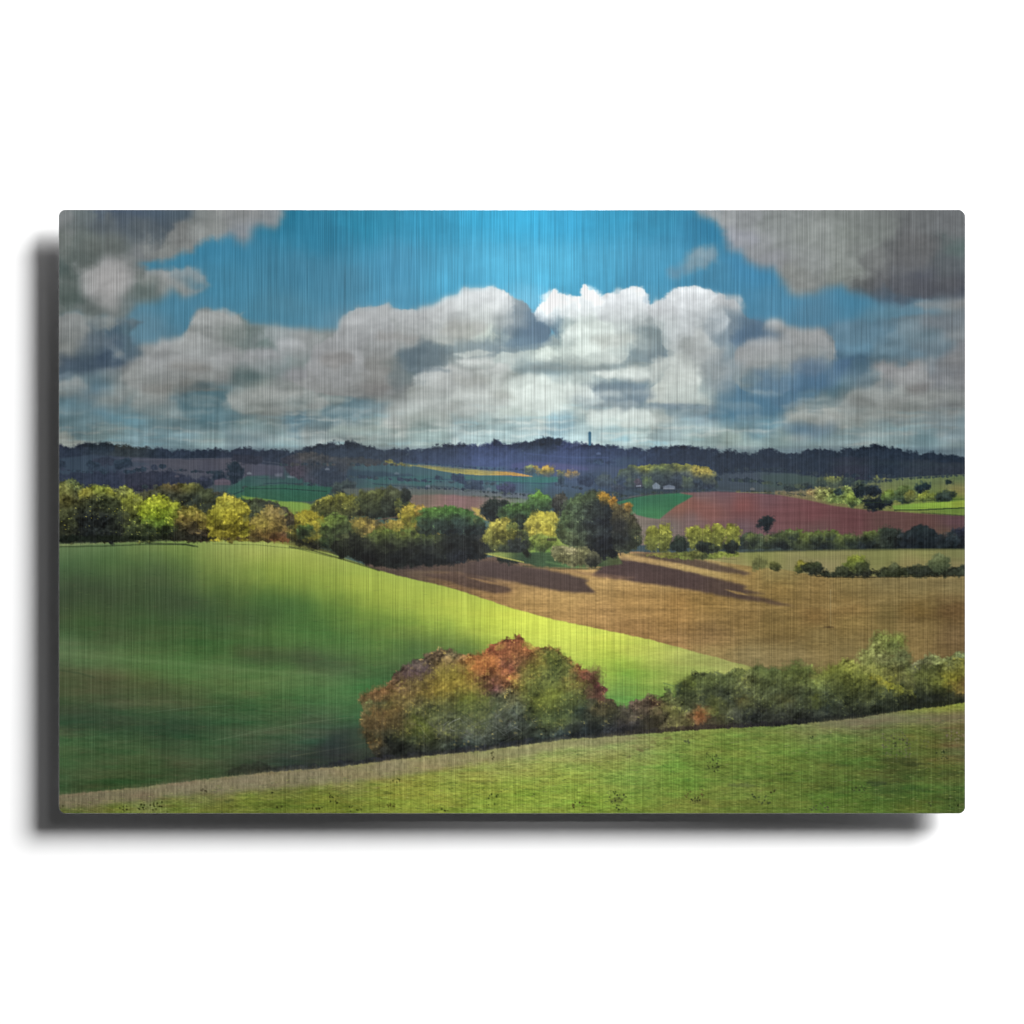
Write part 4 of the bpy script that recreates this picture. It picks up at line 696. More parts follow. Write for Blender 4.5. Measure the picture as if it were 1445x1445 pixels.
def paint_clump():
    """the tree rows and the clump round the farm in the middle distance"""
    global TONE
    TONE = .89; T = tree
    # bright patches of field seen between the trees
    shape('340,700 380,704 420,708 440,712 470,702 470,760 410,764 380,740', '380,712,6c8f42 420,716,6f9444 445,714,78903c 400,730,6a7038 430,735,9a9038 420,750,6f6a34', 1, 6, 1, seed=70)
    shape('345,688 400,684 470,688 462,700 440,708 400,708 370,704 345,700', '370,696,325a4a 420,694,2d5c4c 450,692,2a5648', .5, 6, .8, seed=71, tex=.05)
    line('352,690 400,690 462,694', '203434', 1.2, .7)
    shape('560,700 620,698 690,702 760,706 760,716 690,735 600,722', '600,708,6c5f5a 640,708,80626a 670,712,765c60 700,705,68666c 620,714,846a66 690,728,a0904c 740,708,64766a', 1, 6, 1, seed=72, tex=.06, tcell=(26, 3))
    shape('665,716 690,722 706,732 700,738 676,730', 'a8924e', 1, 5, .8, seed=73)
    # left row
    foliage('70,690 120,690 200,704 260,712 330,706 400,722 460,735 460,764 300,764 70,765', '100,720,50562f 180,725,5a622f 250,730,5c5c30 320,730,7c7834 400,740,7a6c3a 100,755,2c3228 250,756,343628 400,757,4c4430', 499, 4, 9, 9, .5, .4, 6, es=2)
    foliage('190,700 215,690 232,683 255,682 280,685 300,692 310,705 318,725 250,732 190,725', '215,696,4a4c3a 245,685,6a5f3c 265,686,6c6c38 290,694,4a523a 240,700,3c4238 270,706,2f3834 300,715,3a4038 285,720,3c4438', 500, 3, 8, 9, .4, .3, 5)
    T(296, 702, 330, 735, '3a4238', '2f3834', '283030')
    foliage('338,705 360,702 380,708 400,714 412,722 412,745 370,745 340,730', '350,710,48503c 380,716,353c36 400,724,4a463c', 502, 3, 7, 6, .35, .35)
    foliage('70,684 90,680 104,676 112,684 120,690 128,705 126,765 70,765', '90,688,6a6c3c 105,682,55603c 95,705,5f5c34 115,700,4c5038 90,725,454a30 110,725,3a402e 90,750,2f3428 115,755,2a2e28', 503, 4, 8, 9, .5, .5, 5, '9aa040', -.28)
    foliage('158,692 172,686 184,688 196,698 208,712 215,764 165,764', '170,694,6f7444 185,700,7a8038 195,712,6c7234 175,725,565c34 205,735,4a5432 190,755,3a4430', 505, 4, 8, 8, .5, .5, 5, 'a0a83c', -.2)
    foliage('112,696 122,688 140,685 156,687 166,698 172,715 176,740 172,766 108,766 110,730', '122,694,7c7834 140,688,66702f 158,694,7a7c32 130,708,33392c 150,706,353d2e 165,715,3c442e 125,735,22282a 145,735,20262a 165,740,2b3228 120,758,1e2428 150,758,22282a', 504, 4, 8, 8, .55, .55, 5, '9a9834', -.34)
    foliage('196,716 204,704 222,700 242,704 254,712 256,728 250,742 258,764 200,764 204,742', '206,712,8f9a34 222,706,9aa236 242,712,8f9634 215,722,84962f 235,724,7c9030 250,726,6c7430 225,738,58702c 210,750,2f3a28 235,752,2c3628 250,756,30362c', 506, 4, 8, 8, .4, .45, 5, 'b4b83a', -.25)
    foliage('250,720 262,714 280,716 296,726 304,745 304,764 250,764', '262,720,7c7638 280,724,7c7438 262,735,6c5f36 285,738,6c602f 270,752,443c30 295,755,3c342c 255,755,333428', 507, 4, 8, 7, .5, .5, 5, 'a08848', -.22)
    foliage('292,742 298,722 310,704 326,697 344,704 354,716 356,730 354,762 294,763', '310,712,8c8a3a 328,704,928c3a 345,715,9a943a 305,730,8f8c34 325,730,9c9434 345,735,8c8430 310,750,847c30 330,752,7c742c 348,752,7f7c30', 508, 5, 9, 9, .5, .4, 5, 'bcb03c', -.2, es=2.6)
    foliage('352,740 358,724 372,715 388,714 402,720 410,732 412,762 354,762', '364,726,8c8048 385,720,8c7c50 402,728,80704a 370,740,908440 392,742,8c7a46 372,756,74603a 395,757,6c483a 408,755,4c4430', 509, 5, 9, 8, .4, .35, 5, es=2.6)
    strokes(140, (83, 700, 290, 762), '9aa43c 8a8c34 a89c38', (1, 3), 1, 0, 60, .7); strokes(120, (83, 735, 290, 764), '1c2224 20281f', (2, 6), 1, 0, 62, .6)
    foliage('83,757 140,755 200,757 280,755 300,758 410,758 410,764 300,762 200,763 83,765', '100,760,202a24 200,760,232c22 280,759,2c2c26 350,761,5a5030 400,761,6a4a30', 511, 1.5, 5, 5, .3, .4)
    # yellow bushes
    foliage('404,762 408,742 418,726 432,718 448,720 462,730 470,745 466,764 430,768', '420,735,8f8834 440,726,9c9234 455,735,988e36 420,752,686430 450,752,7a7634 410,760,3c3c28', 515, 3, 7, 7, .25, .3, 4, 'b0a23a', -.3)
    T(404, 720, 416, 752, '6a5c40', '4a4438', '34342c'); T(417, 738, 447, 762, '5a7438', '44583a', '2e3c2c', leaf=.3); line('429,756 429,766', '2c3024', 1.6, .8)
    foliage('405,758 430,764 460,766 470,775 450,776 420,768', '2f3024', 516, 2, 5, 5, .4, .4)
    # olive crown and dark crown behind
    T(438, 697, 522, 735, '80803a', '54582f', '343a2a', amp=.45, hi='959040', hin=-.25, rough=4); T(508, 690, 562, 735, '565c34', '3c442e', '262e2a', amp=.45); T(536, 690, 582, 735, '4c5238', '343c32', '262e2c', amp=.4)
    T(556, 700, 576, 722, '7c8040', '56603a', '343c30'); T(566, 690, 582, 712, '38403a', '2c3634', '242e30')
    line('498,742 540,733 575,728', '5c4c44', 1.8, .8)
    foliage('470,750 490,736 510,730 540,738 570,732 600,735 620,742 640,760 560,770 480,770', '500,740,8a7c40 530,745,857444 560,744,8a7c3c 590,740,a88c40 480,760,4c5430', 520, 3, 7, 8, .3, .35, 4, 'a8903c', -.25)
    T(564, 713, 592, 745, 'ac9a40', '948a38', '6c6c30', leaf=.3); T(586, 714, 606, 735, 'b09448', '94803c', '6c6430'); T(590, 728, 612, 756, '9c9038', '7c7c34', '4c5430')
    foliage('452,758 455,740 464,728 476,724 488,730 497,742 500,760 498,778 470,776 452,770', '462,735,647438 476,728,5c7036 490,740,4c5834 465,752,4a5c34 485,756,333e2e 470,770,3c4430 492,770,262c28', 521, 3, 7, 7, .45, .45, 4)
    # dark mass in front, lit tops
    foliage('480,762 500,752 520,756 535,748 560,746 585,750 605,752 640,752 690,748 692,775 686,788 650,795 600,800 560,802 520,798 495,788 470,776', '500,764,2a2f28 530,752,5c6c34 550,752,66763a 575,756,5f7036 600,756,5a6a34 530,768,30362a 560,770,2c3228 600,770,2a302c 640,765,262d30 680,765,252c32 520,785,1c2022 560,788,1b2024 600,788,1a2026 650,785,1f2430 680,780,20262c', 522, 3, 8, 9, .4, .3, 4, '7c8c40', -.42)
    T(528, 744, 556, 775, '6c7c38', '4c5a32', '262c26'); T(552, 750, 590, 785, '66743a', '3c4630', '22272a'); T(588, 748, 612, 782, '5f7036', '34402e', '20262a')
    T(452, 756, 468, 776, '44602f', '2f4430', '222e28'); T(470, 752, 496, 786, '4a5234', '2f362a', '22271f')
    line('588,768 588,775', 'b09470', 1.4, .7); line('537,780 537,792', '4a4c60', 1, .4); line('543,776 543,790', '4a4c60', 1, .3)
    foliage('586,740 588,728 596,719 612,715 640,714 662,720 676,727 684,738 690,750 680,758 640,754 600,756 588,750', '595,726,4c6c38 612,718,567c3a 640,718,527c3c 660,723,486c3a 675,732,425e3a 600,740,34483a 620,742,2c3c38 645,735,2f4240 670,745,26323a 640,752,202a33 600,752,29352f', 523, 2.5, 7, 8, .4, .3, 5, '6c944a', -.38)
    foliage('676,760 690,745 705,748 716,765 700,785 676,785', '2d3336', 524, 3, 7, 7, .25, .3)
    # right of the umbrella crown
    T(676, 699, 720, 734, '34423c', '2b3639', '222c33', leaf=.3); T(700, 712, 722, 735, '3c5040', '303e3c', '262f34')
    T(712, 706, 770, 756, '567a42', '405a40', '2a3a38', amp=.4); T(744, 694, 782, 720, '66903f', '4c6c3e', '34483a'); T(776, 696, 804, 730, '4c4c46', '3a3c3f', '2c3036'); T(748, 708, 776, 724, '4f7040', '3c563c', '2c3c36')
    T(724, 722, 748, 760, '3c4c3c', '2f3c3a', '283034')
    foliage('738,754 742,736 752,724 766,719 782,722 792,732 794,752 786,768 760,770 745,766', '748,740,a8a048 765,726,b0a846 780,728,b4ac4c 755,752,b0a84c 775,748,bcb04a 788,745,9a9c50 765,762,98a050', 526, 3, 7, 7, .25, .3, 4, 'd0bc50', -.3)
    T(690, 742, 746, 796, '6c7440', '3f4a34', '283030', amp=.4)
    T(684, 733, 732, 782, 'a49c48', '7c7c3e', '4c5436', hi='c0b458', hin=-.2, amp=.4)
    shape('735,765 760,756 800,760 830,780 800,790 750,786', '750,768,84a24c 780,765,88a04e 770,780,5c8c44 810,780,6c8c4c', 2, 7, 1, seed=75)
    T(744, 756, 780, 778, '8c9c4c', '6c8440', '445c38'); line('757.6,738 757.8,783', '56564a', 2.0, .85); T(760, 762, 776, 782, '7c8444', '566c3c', '3c4c34'); line('774,757 777,767', '4c3c30', 2, .7); shape('772,760 786,760 786,764 772,764', '3c3830', soft=.6, op=.7)
    T(704, 766, 730, 792, '44503c', '303a34', '262e30'); T(716, 757, 750, 796, '3c4440', '2e3638', '242c30', leaf=.3)
    shape('683,782 700,786 730,793 760,800 800,802 850,800 880,796 870,780 800,780 740,780 700,780', '700,786,7a8c4a 740,790,33493a 780,792,3a5640 800,796,446546 840,797,384c38 870,792,4a5438 790,785,4c6844 820,790,6a9458', 1.2, 6, .8, seed=77, tex=.12, tcell=(10, 2))
    line('683,781 705,786 740,794', 'a09c50', 1.8, .8); line('770,793 800,799 830,803', '6c9c60', 2, .45, .9); line('738,799 790,803 850,803', '24342c', 1.8, .5, .8)
    # large conifer
    foliage('784,752 787,742 794,732 791,724 799,718 800,706 806,700 818,697 828,694 838,692 846,697 852,700 858,706 868,716 876,728 880,745 879,762 876,780 868,788 850,788 836,782 826,776 810,774 798,768 788,762',
            '795,745,4c5c42 800,730,566a48 808,706,4f6244 825,700,48583e 840,698,46523a 815,720,465644 812,740,44523f 800,758,566448 820,755,3f4c3e 815,768,48543e 835,720,343e3e 830,740,2f3840 835,760,2a3238 850,710,262f38 850,735,1a212e 850,765,171d2b 870,740,1c2430 872,770,181e2c 840,780,1c222c 860,720,20282f', 530, 4, 7, 8, .4, .4, 5, '6c7c58', -.5)
    foliage('866,716 874,712 886,710 894,718 898,732 906,745 909,760 902,772 890,778 876,782 864,770 862,740', '875,716,4c4630 890,716,6c5a34 892,735,4a4a34 903,755,47503a 895,770,3c4638 880,760,232a30 876,740,26292e 882,728,3f3c30', 531, 3, 7, 8, .4, .4, 4, '7c6c38', -.45)
    T(842, 694, 864, 712, 'cc9a38', 'a88434', '5c5430', leaf=.4); T(858, 702, 874, 720, 'c08c38', '947034', '504830', leaf=.4); T(880, 709, 894, 722, 'b48438', '8c6c34', '4c4630')
    strokes(120, (788, 705, 832, 775), '6a7a56 76845c 5a6a4a', (3, 7), 1, .3, 531, .22); strokes(60, (790, 710, 850, 780), '20282c', (3, 7), 1, .3, 532, .25)
    scatter('83,684 150,690 200,700 250,704 300,708 330,700 400,722 460,726', '83,760 200,758 300,757 400,760 460,770', 230, 3.5, 8, 2100)
    scatter('455,730 480,704 520,698 575,702 600,724 660,724 685,740', '455,768 520,792 600,796 685,780', 190, 3.5, 8.5, 2400)
    scatter('690,720 740,704 790,706 850,702 900,722', '690,768 740,780 790,765 860,782 900,774', 120, 3.5, 8, 2700, 9)
    # low brownish shrubs in front
    foliage('776,782 778,774 790,770 806,772 820,770 832,774 840,784 848,796 836,800 820,798 800,798 786,794', '785,778,7c7c5c 805,776,8c8668 825,778,7c7c58 795,788,6c6c4c 815,790,5c5c44 835,790,5a5c48', 533, 3, 6, 6, .35, .4, 3, '9c9470', -.3)
    for x in (794, 802, 810, 818): line('%d,782 %d,798' % (x, x + 1), '38322a', 1.1, .6)
    foliage('740,774 748,778 750,786 745,788 738,782', '2a3028', 534, 1.5, 4, 4, .3, .3); T(826, 780, 850, 802, '5c5c48', '3c3e38', '2a2e2c')
    line('763,774 764,786', '20241f', 2.4, .8)
    # yellow poplars to the right
    foliage('905,783 950,779 1000,780 1045,779 1045,785 990,790 940,788', '920,783,7c7c40 980,784,6c7c40 1030,782,7f8c44', 540, 1.5, 6, 5, .3, .3)
    for x0, y0, x1, y1 in ((910, 741, 932, 778), (926, 738, 949, 780), (967, 740, 993, 776), (990, 740, 1008, 776), (1002, 738, 1026, 776), (1022, 738, 1046, 776)):
        foliage('%g,%g %g,%g %g,%g %g,%g %g,%g %g,%g %g,%g %g,%g' % (x0, y0 + 14, x0 + 4, y0 + 4, (x0 + x1) / 2, y0, x1 - 4, y0 + 3, x1, y0 + 13, x1 - 2, y1 - 10, x1 - 5, y1, x0 + 4, y1),
                '%g,%g,8a8c3c %g,%g,7c803a %g,%g,6c723a %g,%g,5c6438' % (x0 + 8, y0 + 5, x1 - 6, y0 + 8, (x0 + x1) / 2, y0 + 22, (x0 + x1) / 2, y1 - 3), int(x0), 2, 6, 6, .35, .35, 3, 'a8a84a', -.3)
        for k in (.35, .6): line('%g,%g %g,%g' % (x0 + (x1 - x0) * k, y1 - 22, x0 + (x1 - x0) * (k + .03), y1), '5c5c38', 1, .35)
    T(944, 757, 974, 780, '3c4c3c', '2e3c3a', '243032', leaf=.25); T(980, 764, 1008, 780, '34403a', '26322f', '20282c', leaf=.2); T(1020, 764, 1044, 781, '34403a', '26302f', '20282c', leaf=.2); T(1000, 770, 1016, 780, '4c5838', '38443a', '2a3430')
    foliage('962,786 970,778 984,776 994,780 1002,788 990,791 970,790', '970,782,646c38 984,779,707440 995,786,3c4630', 545, 2, 5, 5, .4, .4); line('880,783 960,783', '8c7c4c', 2, .4, 1); line('940,782 1000,788 1040,790', '4c4c30', 1.2, .4)
    # single bushes on the meadow hedge
    foliage('1150,806 1180,808 1195,803 1230,806 1262,800 1300,802 1340,802 1375,798 1375,814 1250,814 1180,815 1130,812', '1180,810,343c2f 1260,806,3c4430 1320,808,2f362c 1220,811,2c302a 1350,806,3a4238', 550, 2, 6, 6, .35, .35)
    T(1060, 784, 1084, 804, '7c8050', '70744c', '646844', amp=.2, leaf=.2); T(1084, 793, 1104, 806, '66683c', '545a38', '444832'); T(1122, 792, 1146, 810, '90883a', '5c6434', '3a4030', leaf=.4); T(1130, 793, 1166, 812, '4a5434', '333c30', '282e2a')
    T(1193, 782, 1222, 810, '85903c', '62703a', '444c34', leaf=.4, amp=.3); T(1210, 790, 1230, 812, '56623a', '444e36', '343c30'); T(1310, 784, 1342, 810, '667050', '525e44', '3e4a3a', leaf=.3, amp=.25); T(1252, 796, 1270, 808, '5a6044', '4a523c', '363e30')
    T(1278, 798, 1316, 812, '454e3a', '363e34', '2a3230'); T(1176, 800, 1200, 812, '545c40', '424a38', '30382c')
    line('1150,813.5 1200,815.5 1290,814.5 1375,812.5', '2c2a22', 1.3, .7)

HB = '83,1122.7 140,1117 196,1112 240,1106 283,1101 330,1096 371,1091 440,1086 500,1080.6 540,1075 582,1070 640,1064 683,1060 741,1051.5 800,1044 850,1041 898,1037 940,1034 976,1031 1034,1028 1100,1025 1158,1019.5 1216,1013 1255,1006 1294,1001 1330,997 1375,990'

def paint_hedge():
    global TONE
    TONE = .98
    # autumn thicket in the valley
    foliage('872,1062 872,1000 880,1002 887,993 904,988 924,985 934,981 938,974 944,974 950,982 956,968 968,960 976,953 990,950 1003,949 1021,952 1030,943 1044,940 1054,950 1064,944 1073,938 1087,938 1098,950 1108,942 1119,938 1143,938 1156,950 1166,942 1177,937 1200,931 1225,934 1290,934 1305,931 1323,932 1340,924 1375,915 1375,1010 1200,1040 1000,1050',
            '885,1000,4c403c 905,994,52463c 925,992,553f34 940,985,48542f 960,975,3c4a34 980,960,3f4c30 1000,958,4c5438 1020,960,46523a 1040,950,56603a 1060,960,4c4c38 1080,946,4a5838 1100,960,4c5a36 1120,946,54603c 1140,946,566038 900,1020,3a3a34 '
            '925,1015,443e30 950,1005,5c5c34 960,1020,4f4c30 975,985,3c442f 970,1000,3f4630 1000,985,3a4438 1030,980,363f38 1050,990,30352e 1080,975,3f4834 1100,990,30382f 1060,1010,2a302f 1100,1015,2c302c 1020,1010,3c4230 1000,1020,38362a 990,1010,7a4a34 '
            '1150,965,4c5a34 1170,948,6c7038 1200,940,7a7c42 1160,985,303a2f 1190,965,3f4a30 1220,960,4a542f 1150,1010,272c29 1200,1000,252c25 1250,990,232b22 1250,960,2f3c28 1300,955,3c4030 1280,940,4c4c38 1300,980,1e2622 1340,980,1e241e 1340,945,4a4a34 1360,930,5a6648 '
            '1330,935,606844 1360,965,332f20 1320,965,4c4030', 600, 9, 12, 16, .5, .42, 8, '8c9444', -.2, tone=1.2)
    foliage('1206,940 1218,922 1226,908 1234,899 1246,893 1262,892 1276,898 1284,910 1288,930 1296,950 1290,965 1260,968 1235,958 1220,948', '1235,908,727c4c 1250,898,707e46 1270,904,69783e 1225,930,7c8450 1245,930,747c54 1275,925,525c40 1240,950,7c7c48 1265,950,605a3c 1280,945,545c38 1262,912,4c5a34', 610, 8, 12, 9, .4, .5, 5, es=4, op=.85)
    T = lambda *a, **k: tree(*a, **dict(dict(es=5, op=.8), **k))
    T(1155, 940, 1215, 975, '6c7438', '4c5630', '2c3428', hi='8c8c38', hin=-.25); T(1170, 950, 1250, 990, '5c642f', '3a4628', '222c24', hi='8c8a30', hin=-.35); T(1095, 938, 1150, 985, '505f34', '3c4830', '2a322c'); T(1060, 940, 1100, 980, '4c5a34', '3c4830', '2c342c')
    foliage('1225,948 1240,955 1262,962 1280,972 1296,977 1290,980 1268,976 1244,968 1226,958', '1240,957,a09430 1265,968,9c9830 1285,976,7c8030', 611, 5, 7, 5, .5, .6, 3, es=2.5, op=.75)
    foliage('1286,960 1300,940 1325,938 1345,948 1340,965 1320,985 1296,980', '1300,950,4c542f 1325,950,40482c 1315,970,262e24', 612, 4, 7, 8, .35, .35, 4)
    foliage('1330,950 1345,930 1375,925 1375,975 1350,980 1330,968', '1340,940,5a6040 1360,938,6c6c38 1345,958,7c7830 1360,965,5c4428 1370,955,707038', 613, 4, 7, 8, .4, .45, 4, 'a09c34', -.35)
    T(1310, 958, 1345, 985, '6c7430', '343e26', '1c2420', amp=.4); T(1140, 978, 1166, 1010, '5c642c', '46502c', '28302c', leaf=.3); T(1162, 990, 1182, 1008, '304038', '26322f', '202830')
    T(1095, 982, 1120, 1006, '6a6034', '484a30', '2c322c', hi='8c7430', hin=-.3); T(1035, 985, 1062, 1010, '7a6430', '3c4030', '28302f', hi='a07c30', hin=-.5)
    foliage('985,1022 978,1002 984,992 992,995 1000,1002 998,1018', '984,1000,7a5034 992,1006,8c6038 995,1016,6c4c34', 614, 4, 6, 6, .4, .4, es=3, op=.8)
    T(958, 955, 992, 992, '56602f', '3f4a30', '2b332c', hi='8c7c34', hin=-.4); T(980, 950, 1025, 985, '5a6840', '424e36', '2e3632', hi='7c8c58', hin=-.4); T(1000, 985, 1022, 1020, '6c7438', '50582f', '34382a', hi='8c8c40', hin=-.3)
    line('956,980 956,998', '3c3c2c', 1.6, .7); T(950, 966, 964, 982, '3c5430', '304030', '28342c')
    line('936,964 952,969', '5c7c50', 1.4, .6)
    # the big thicket
    foliage('508,1010 512,990 522,975 536,969 550,968 556,958 564,946 574,936 586,927 600,922 622,920 642,921 658,926 668,924 680,920 690,916 696,908 706,904 722,901 738,905 748,914 758,917 772,915 786,920 800,928 814,936 826,941 836,950 846,960 851,972 850,984 862,986 872,994 878,1008 890,1030 890,1060 700,1085 560,1098 520,1090 534,1076 530,1062 518,1052 521,1040 510,1026',
            '525,980,665238 545,974,6c5438 530,995,4c5234 520,1010,50482f 540,1008,66523a 530,1030,5e4a30 520,1045,66502f 555,1000,6c5238 570,950,54443f 590,935,4e4644 610,926,5f5040 600,945,564a48 580,965,60483f 600,970,6c5438 620,940,705f40 640,926,5c5440 '
            '635,955,746838 625,975,7c6c34 660,935,7a5834 660,955,8a6238 680,930,905c3a 690,945,90583a 700,918,8a4c3a 715,908,7a4a3a 735,912,805038 745,922,8f6040 700,960,7c524c 720,940,844c40 715,960,8c5c38 690,975,6c4a50 670,970,7c5f44 740,940,8c7040 '
            '760,925,94804a 775,935,4c5c34 755,945,4c5434 790,930,8c783f 765,960,34482f 785,955,384c34 800,945,8a6c3c 815,950,80503c 830,958,643a38 845,970,603638 840,985,5c3c34 820,970,704c34 800,975,6c6c38 780,980,6c7a34 760,985,74742f 740,970,6c6434 '
            '720,985,5c5c44 735,1000,3f4c44 700,990,4c5840 680,1000,4c6430 650,990,5c6430 620,1000,4c5438 640,1010,4e5448 660,1020,454d42 700,1010,4a5246 620,1030,464744 590,1000,4a4640 570,1020,2f3c2a 595,1028,5c6c2c 600,1040,46542c 550,1040,25302c 560,1060,242a2a '
            '540,1075,28282e 600,1060,282e30 650,1050,2c3838 650,1070,2b2c34 700,1050,2c3434 720,1030,363f3a 750,1020,38443a 780,1010,4c5c34 760,1045,283230 800,1000,4c582f 820,1000,384838 840,1010,3c4438 860,1000,3c3c30 830,1030,283238 860,1030,343840 800,1040,28343a 880,1040,2f333c', 620, 8, 14, 17, .5, .45, 9, 'b09848', -.26, tone=1.04)
    # leaf texture of the separate bushes inside it
    T(762, 918, 806, 965, '5a6c3c', '34482f', '243430', hi='b0944c', hin=-.25); T(745, 925, 775, 990, '8c7840', '5c5f34', '3c4830', hi='c09848', hin=-.2); T(695, 902, 748, 945, '8a5e42', '7c5438', '6c4e40', hi='a87848', hin=-.2, op=.5)
    T(565, 930, 615, 975, '544a4a', '54444c', '50403c', amp=.25); T(820, 940, 852, 990, '6c4440', '603a38', '503a32', amp=.3); T(610, 935, 660, 1000, '7c7040', '7c6a34', '5c5830', hi='a0903c', hin=-.25)
    T(755, 970, 800, 1020, '84843a', '5c642f', '34443a', hi='a89c40', hin=-.2); T(512, 970, 562, 1000, '78583c', '5f4c34', '42442e', hi='8c6840', hin=-.35); T(526, 990, 546, 1008, '3c4c34', '34442f', '303c2c'); T(512, 1000, 568, 1045, '6c5436', '54462e', '363828', hi='8c6c3c', hin=-.35)
    T(565, 1012, 610, 1050, '64742c', '4a5a2c', '2a342a', hi='84943c', hin=-.2); T(640, 980, 700, 1015, '64742f', '50602f', '3c4c40', hi='88a03c', hin=-.25); T(790, 955, 835, 1020, '6c6034', '44502f', '2c3c38', hi='94843c', hin=-.25)
    T(832, 985, 878, 1020, '544c38', '46442f', '34382f', hi='74702c', hin=-.35); T(870, 1000, 905, 1038, '4c4c40', '403c3c', '30303a'); T(660, 920, 705, 965, '8c643c', '8c5c34', '745840', hi='b07c44', hin=-.2, op=.5)
    scatter('520,978 560,972 590,935 620,926 660,930 700,908 740,910 780,922 820,942 850,972', '520,1070 600,1066 700,1056 780,1046 850,1036', 330, 5, 13, 3100, 15, .4)
    scatter('880,1002 940,986 975,958 1040,950 1100,946 1200,938 1290,940 1362,930', '880,1036 975,1030 1100,1022 1200,1014 1290,1000 1362,988', 300, 4.5, 12, 3500, 16, .42)
    foliage('540,990 570,960 600,945 650,940 690,970 700,1000 680,1030 620,1040 560,1040 536,1015', '570,980,6c6034 610,965,7a7034 650,960,7c7434 600,1010,5a6430 650,1010,5c6634 680,1000,64683a 560,1020,564c30', 626, 9, 12, 12, .5, .5, 8, '94903c', -.3, es=7, op=.5)
    foliage('745,930 775,920 805,935 820,970 815,1010 780,1030 745,1010 735,970', '760,940,7c7c3c 790,945,66703a 780,980,5c6a34 760,1005,566434 800,1000,4c5a34', 627, 9, 10, 10, .55, .5, 8, 'b0a448', -.22, es=5, op=.5)
    foliage('960,955 1060,945 1200,945 1290,945 1362,938 1362,975 1200,995 1060,1000 960,1000', '980,965,5c6838 1060,960,5a6436 1140,955,646c38 1220,955,70743a 1300,955,5f6434 1350,955,6a6830 1000,990,4a5232 1150,985,444e2e 1280,980,3a4228', 628, 9, 14, 14, .6, .5, 8, '949a44', -.25, es=6, op=.38)
    for i, (x, y, w) in enumerate(((640, 1000, 90), (690, 1005, 70), (720, 990, 50))):   # bare greyish twigs
        r = rs(70 + i)
        for k in range(26):
            a = r.uniform(-2.9, -.3); L = r.uniform(12, 34); xx = x + r.uniform(-w / 2, w / 2); yy = y + 35 + r.uniform(-14, 10)
            line('%.1f,%.1f %.1f,%.1f %.1f,%.1f' % (xx, yy, xx + math.cos(a) * L * .5, yy + math.sin(a) * L * .4, xx + math.cos(a) * L, yy + math.sin(a) * L * .9), '7c8488' if k % 3 else '584c58', .8, .28)
    foliage('600,990 650,985 690,990 740,1000 730,1030 690,1045 640,1040 600,1020', '5a6468', 625, 10, 12, 9, .4, .4, op=.14, es=6)
    line('634,1022 640,1018 650,1014', 'a0a8a8', 1, .5); line('626,1024 634,1018 636,1030 642,1032', '90969c', .9, .4)

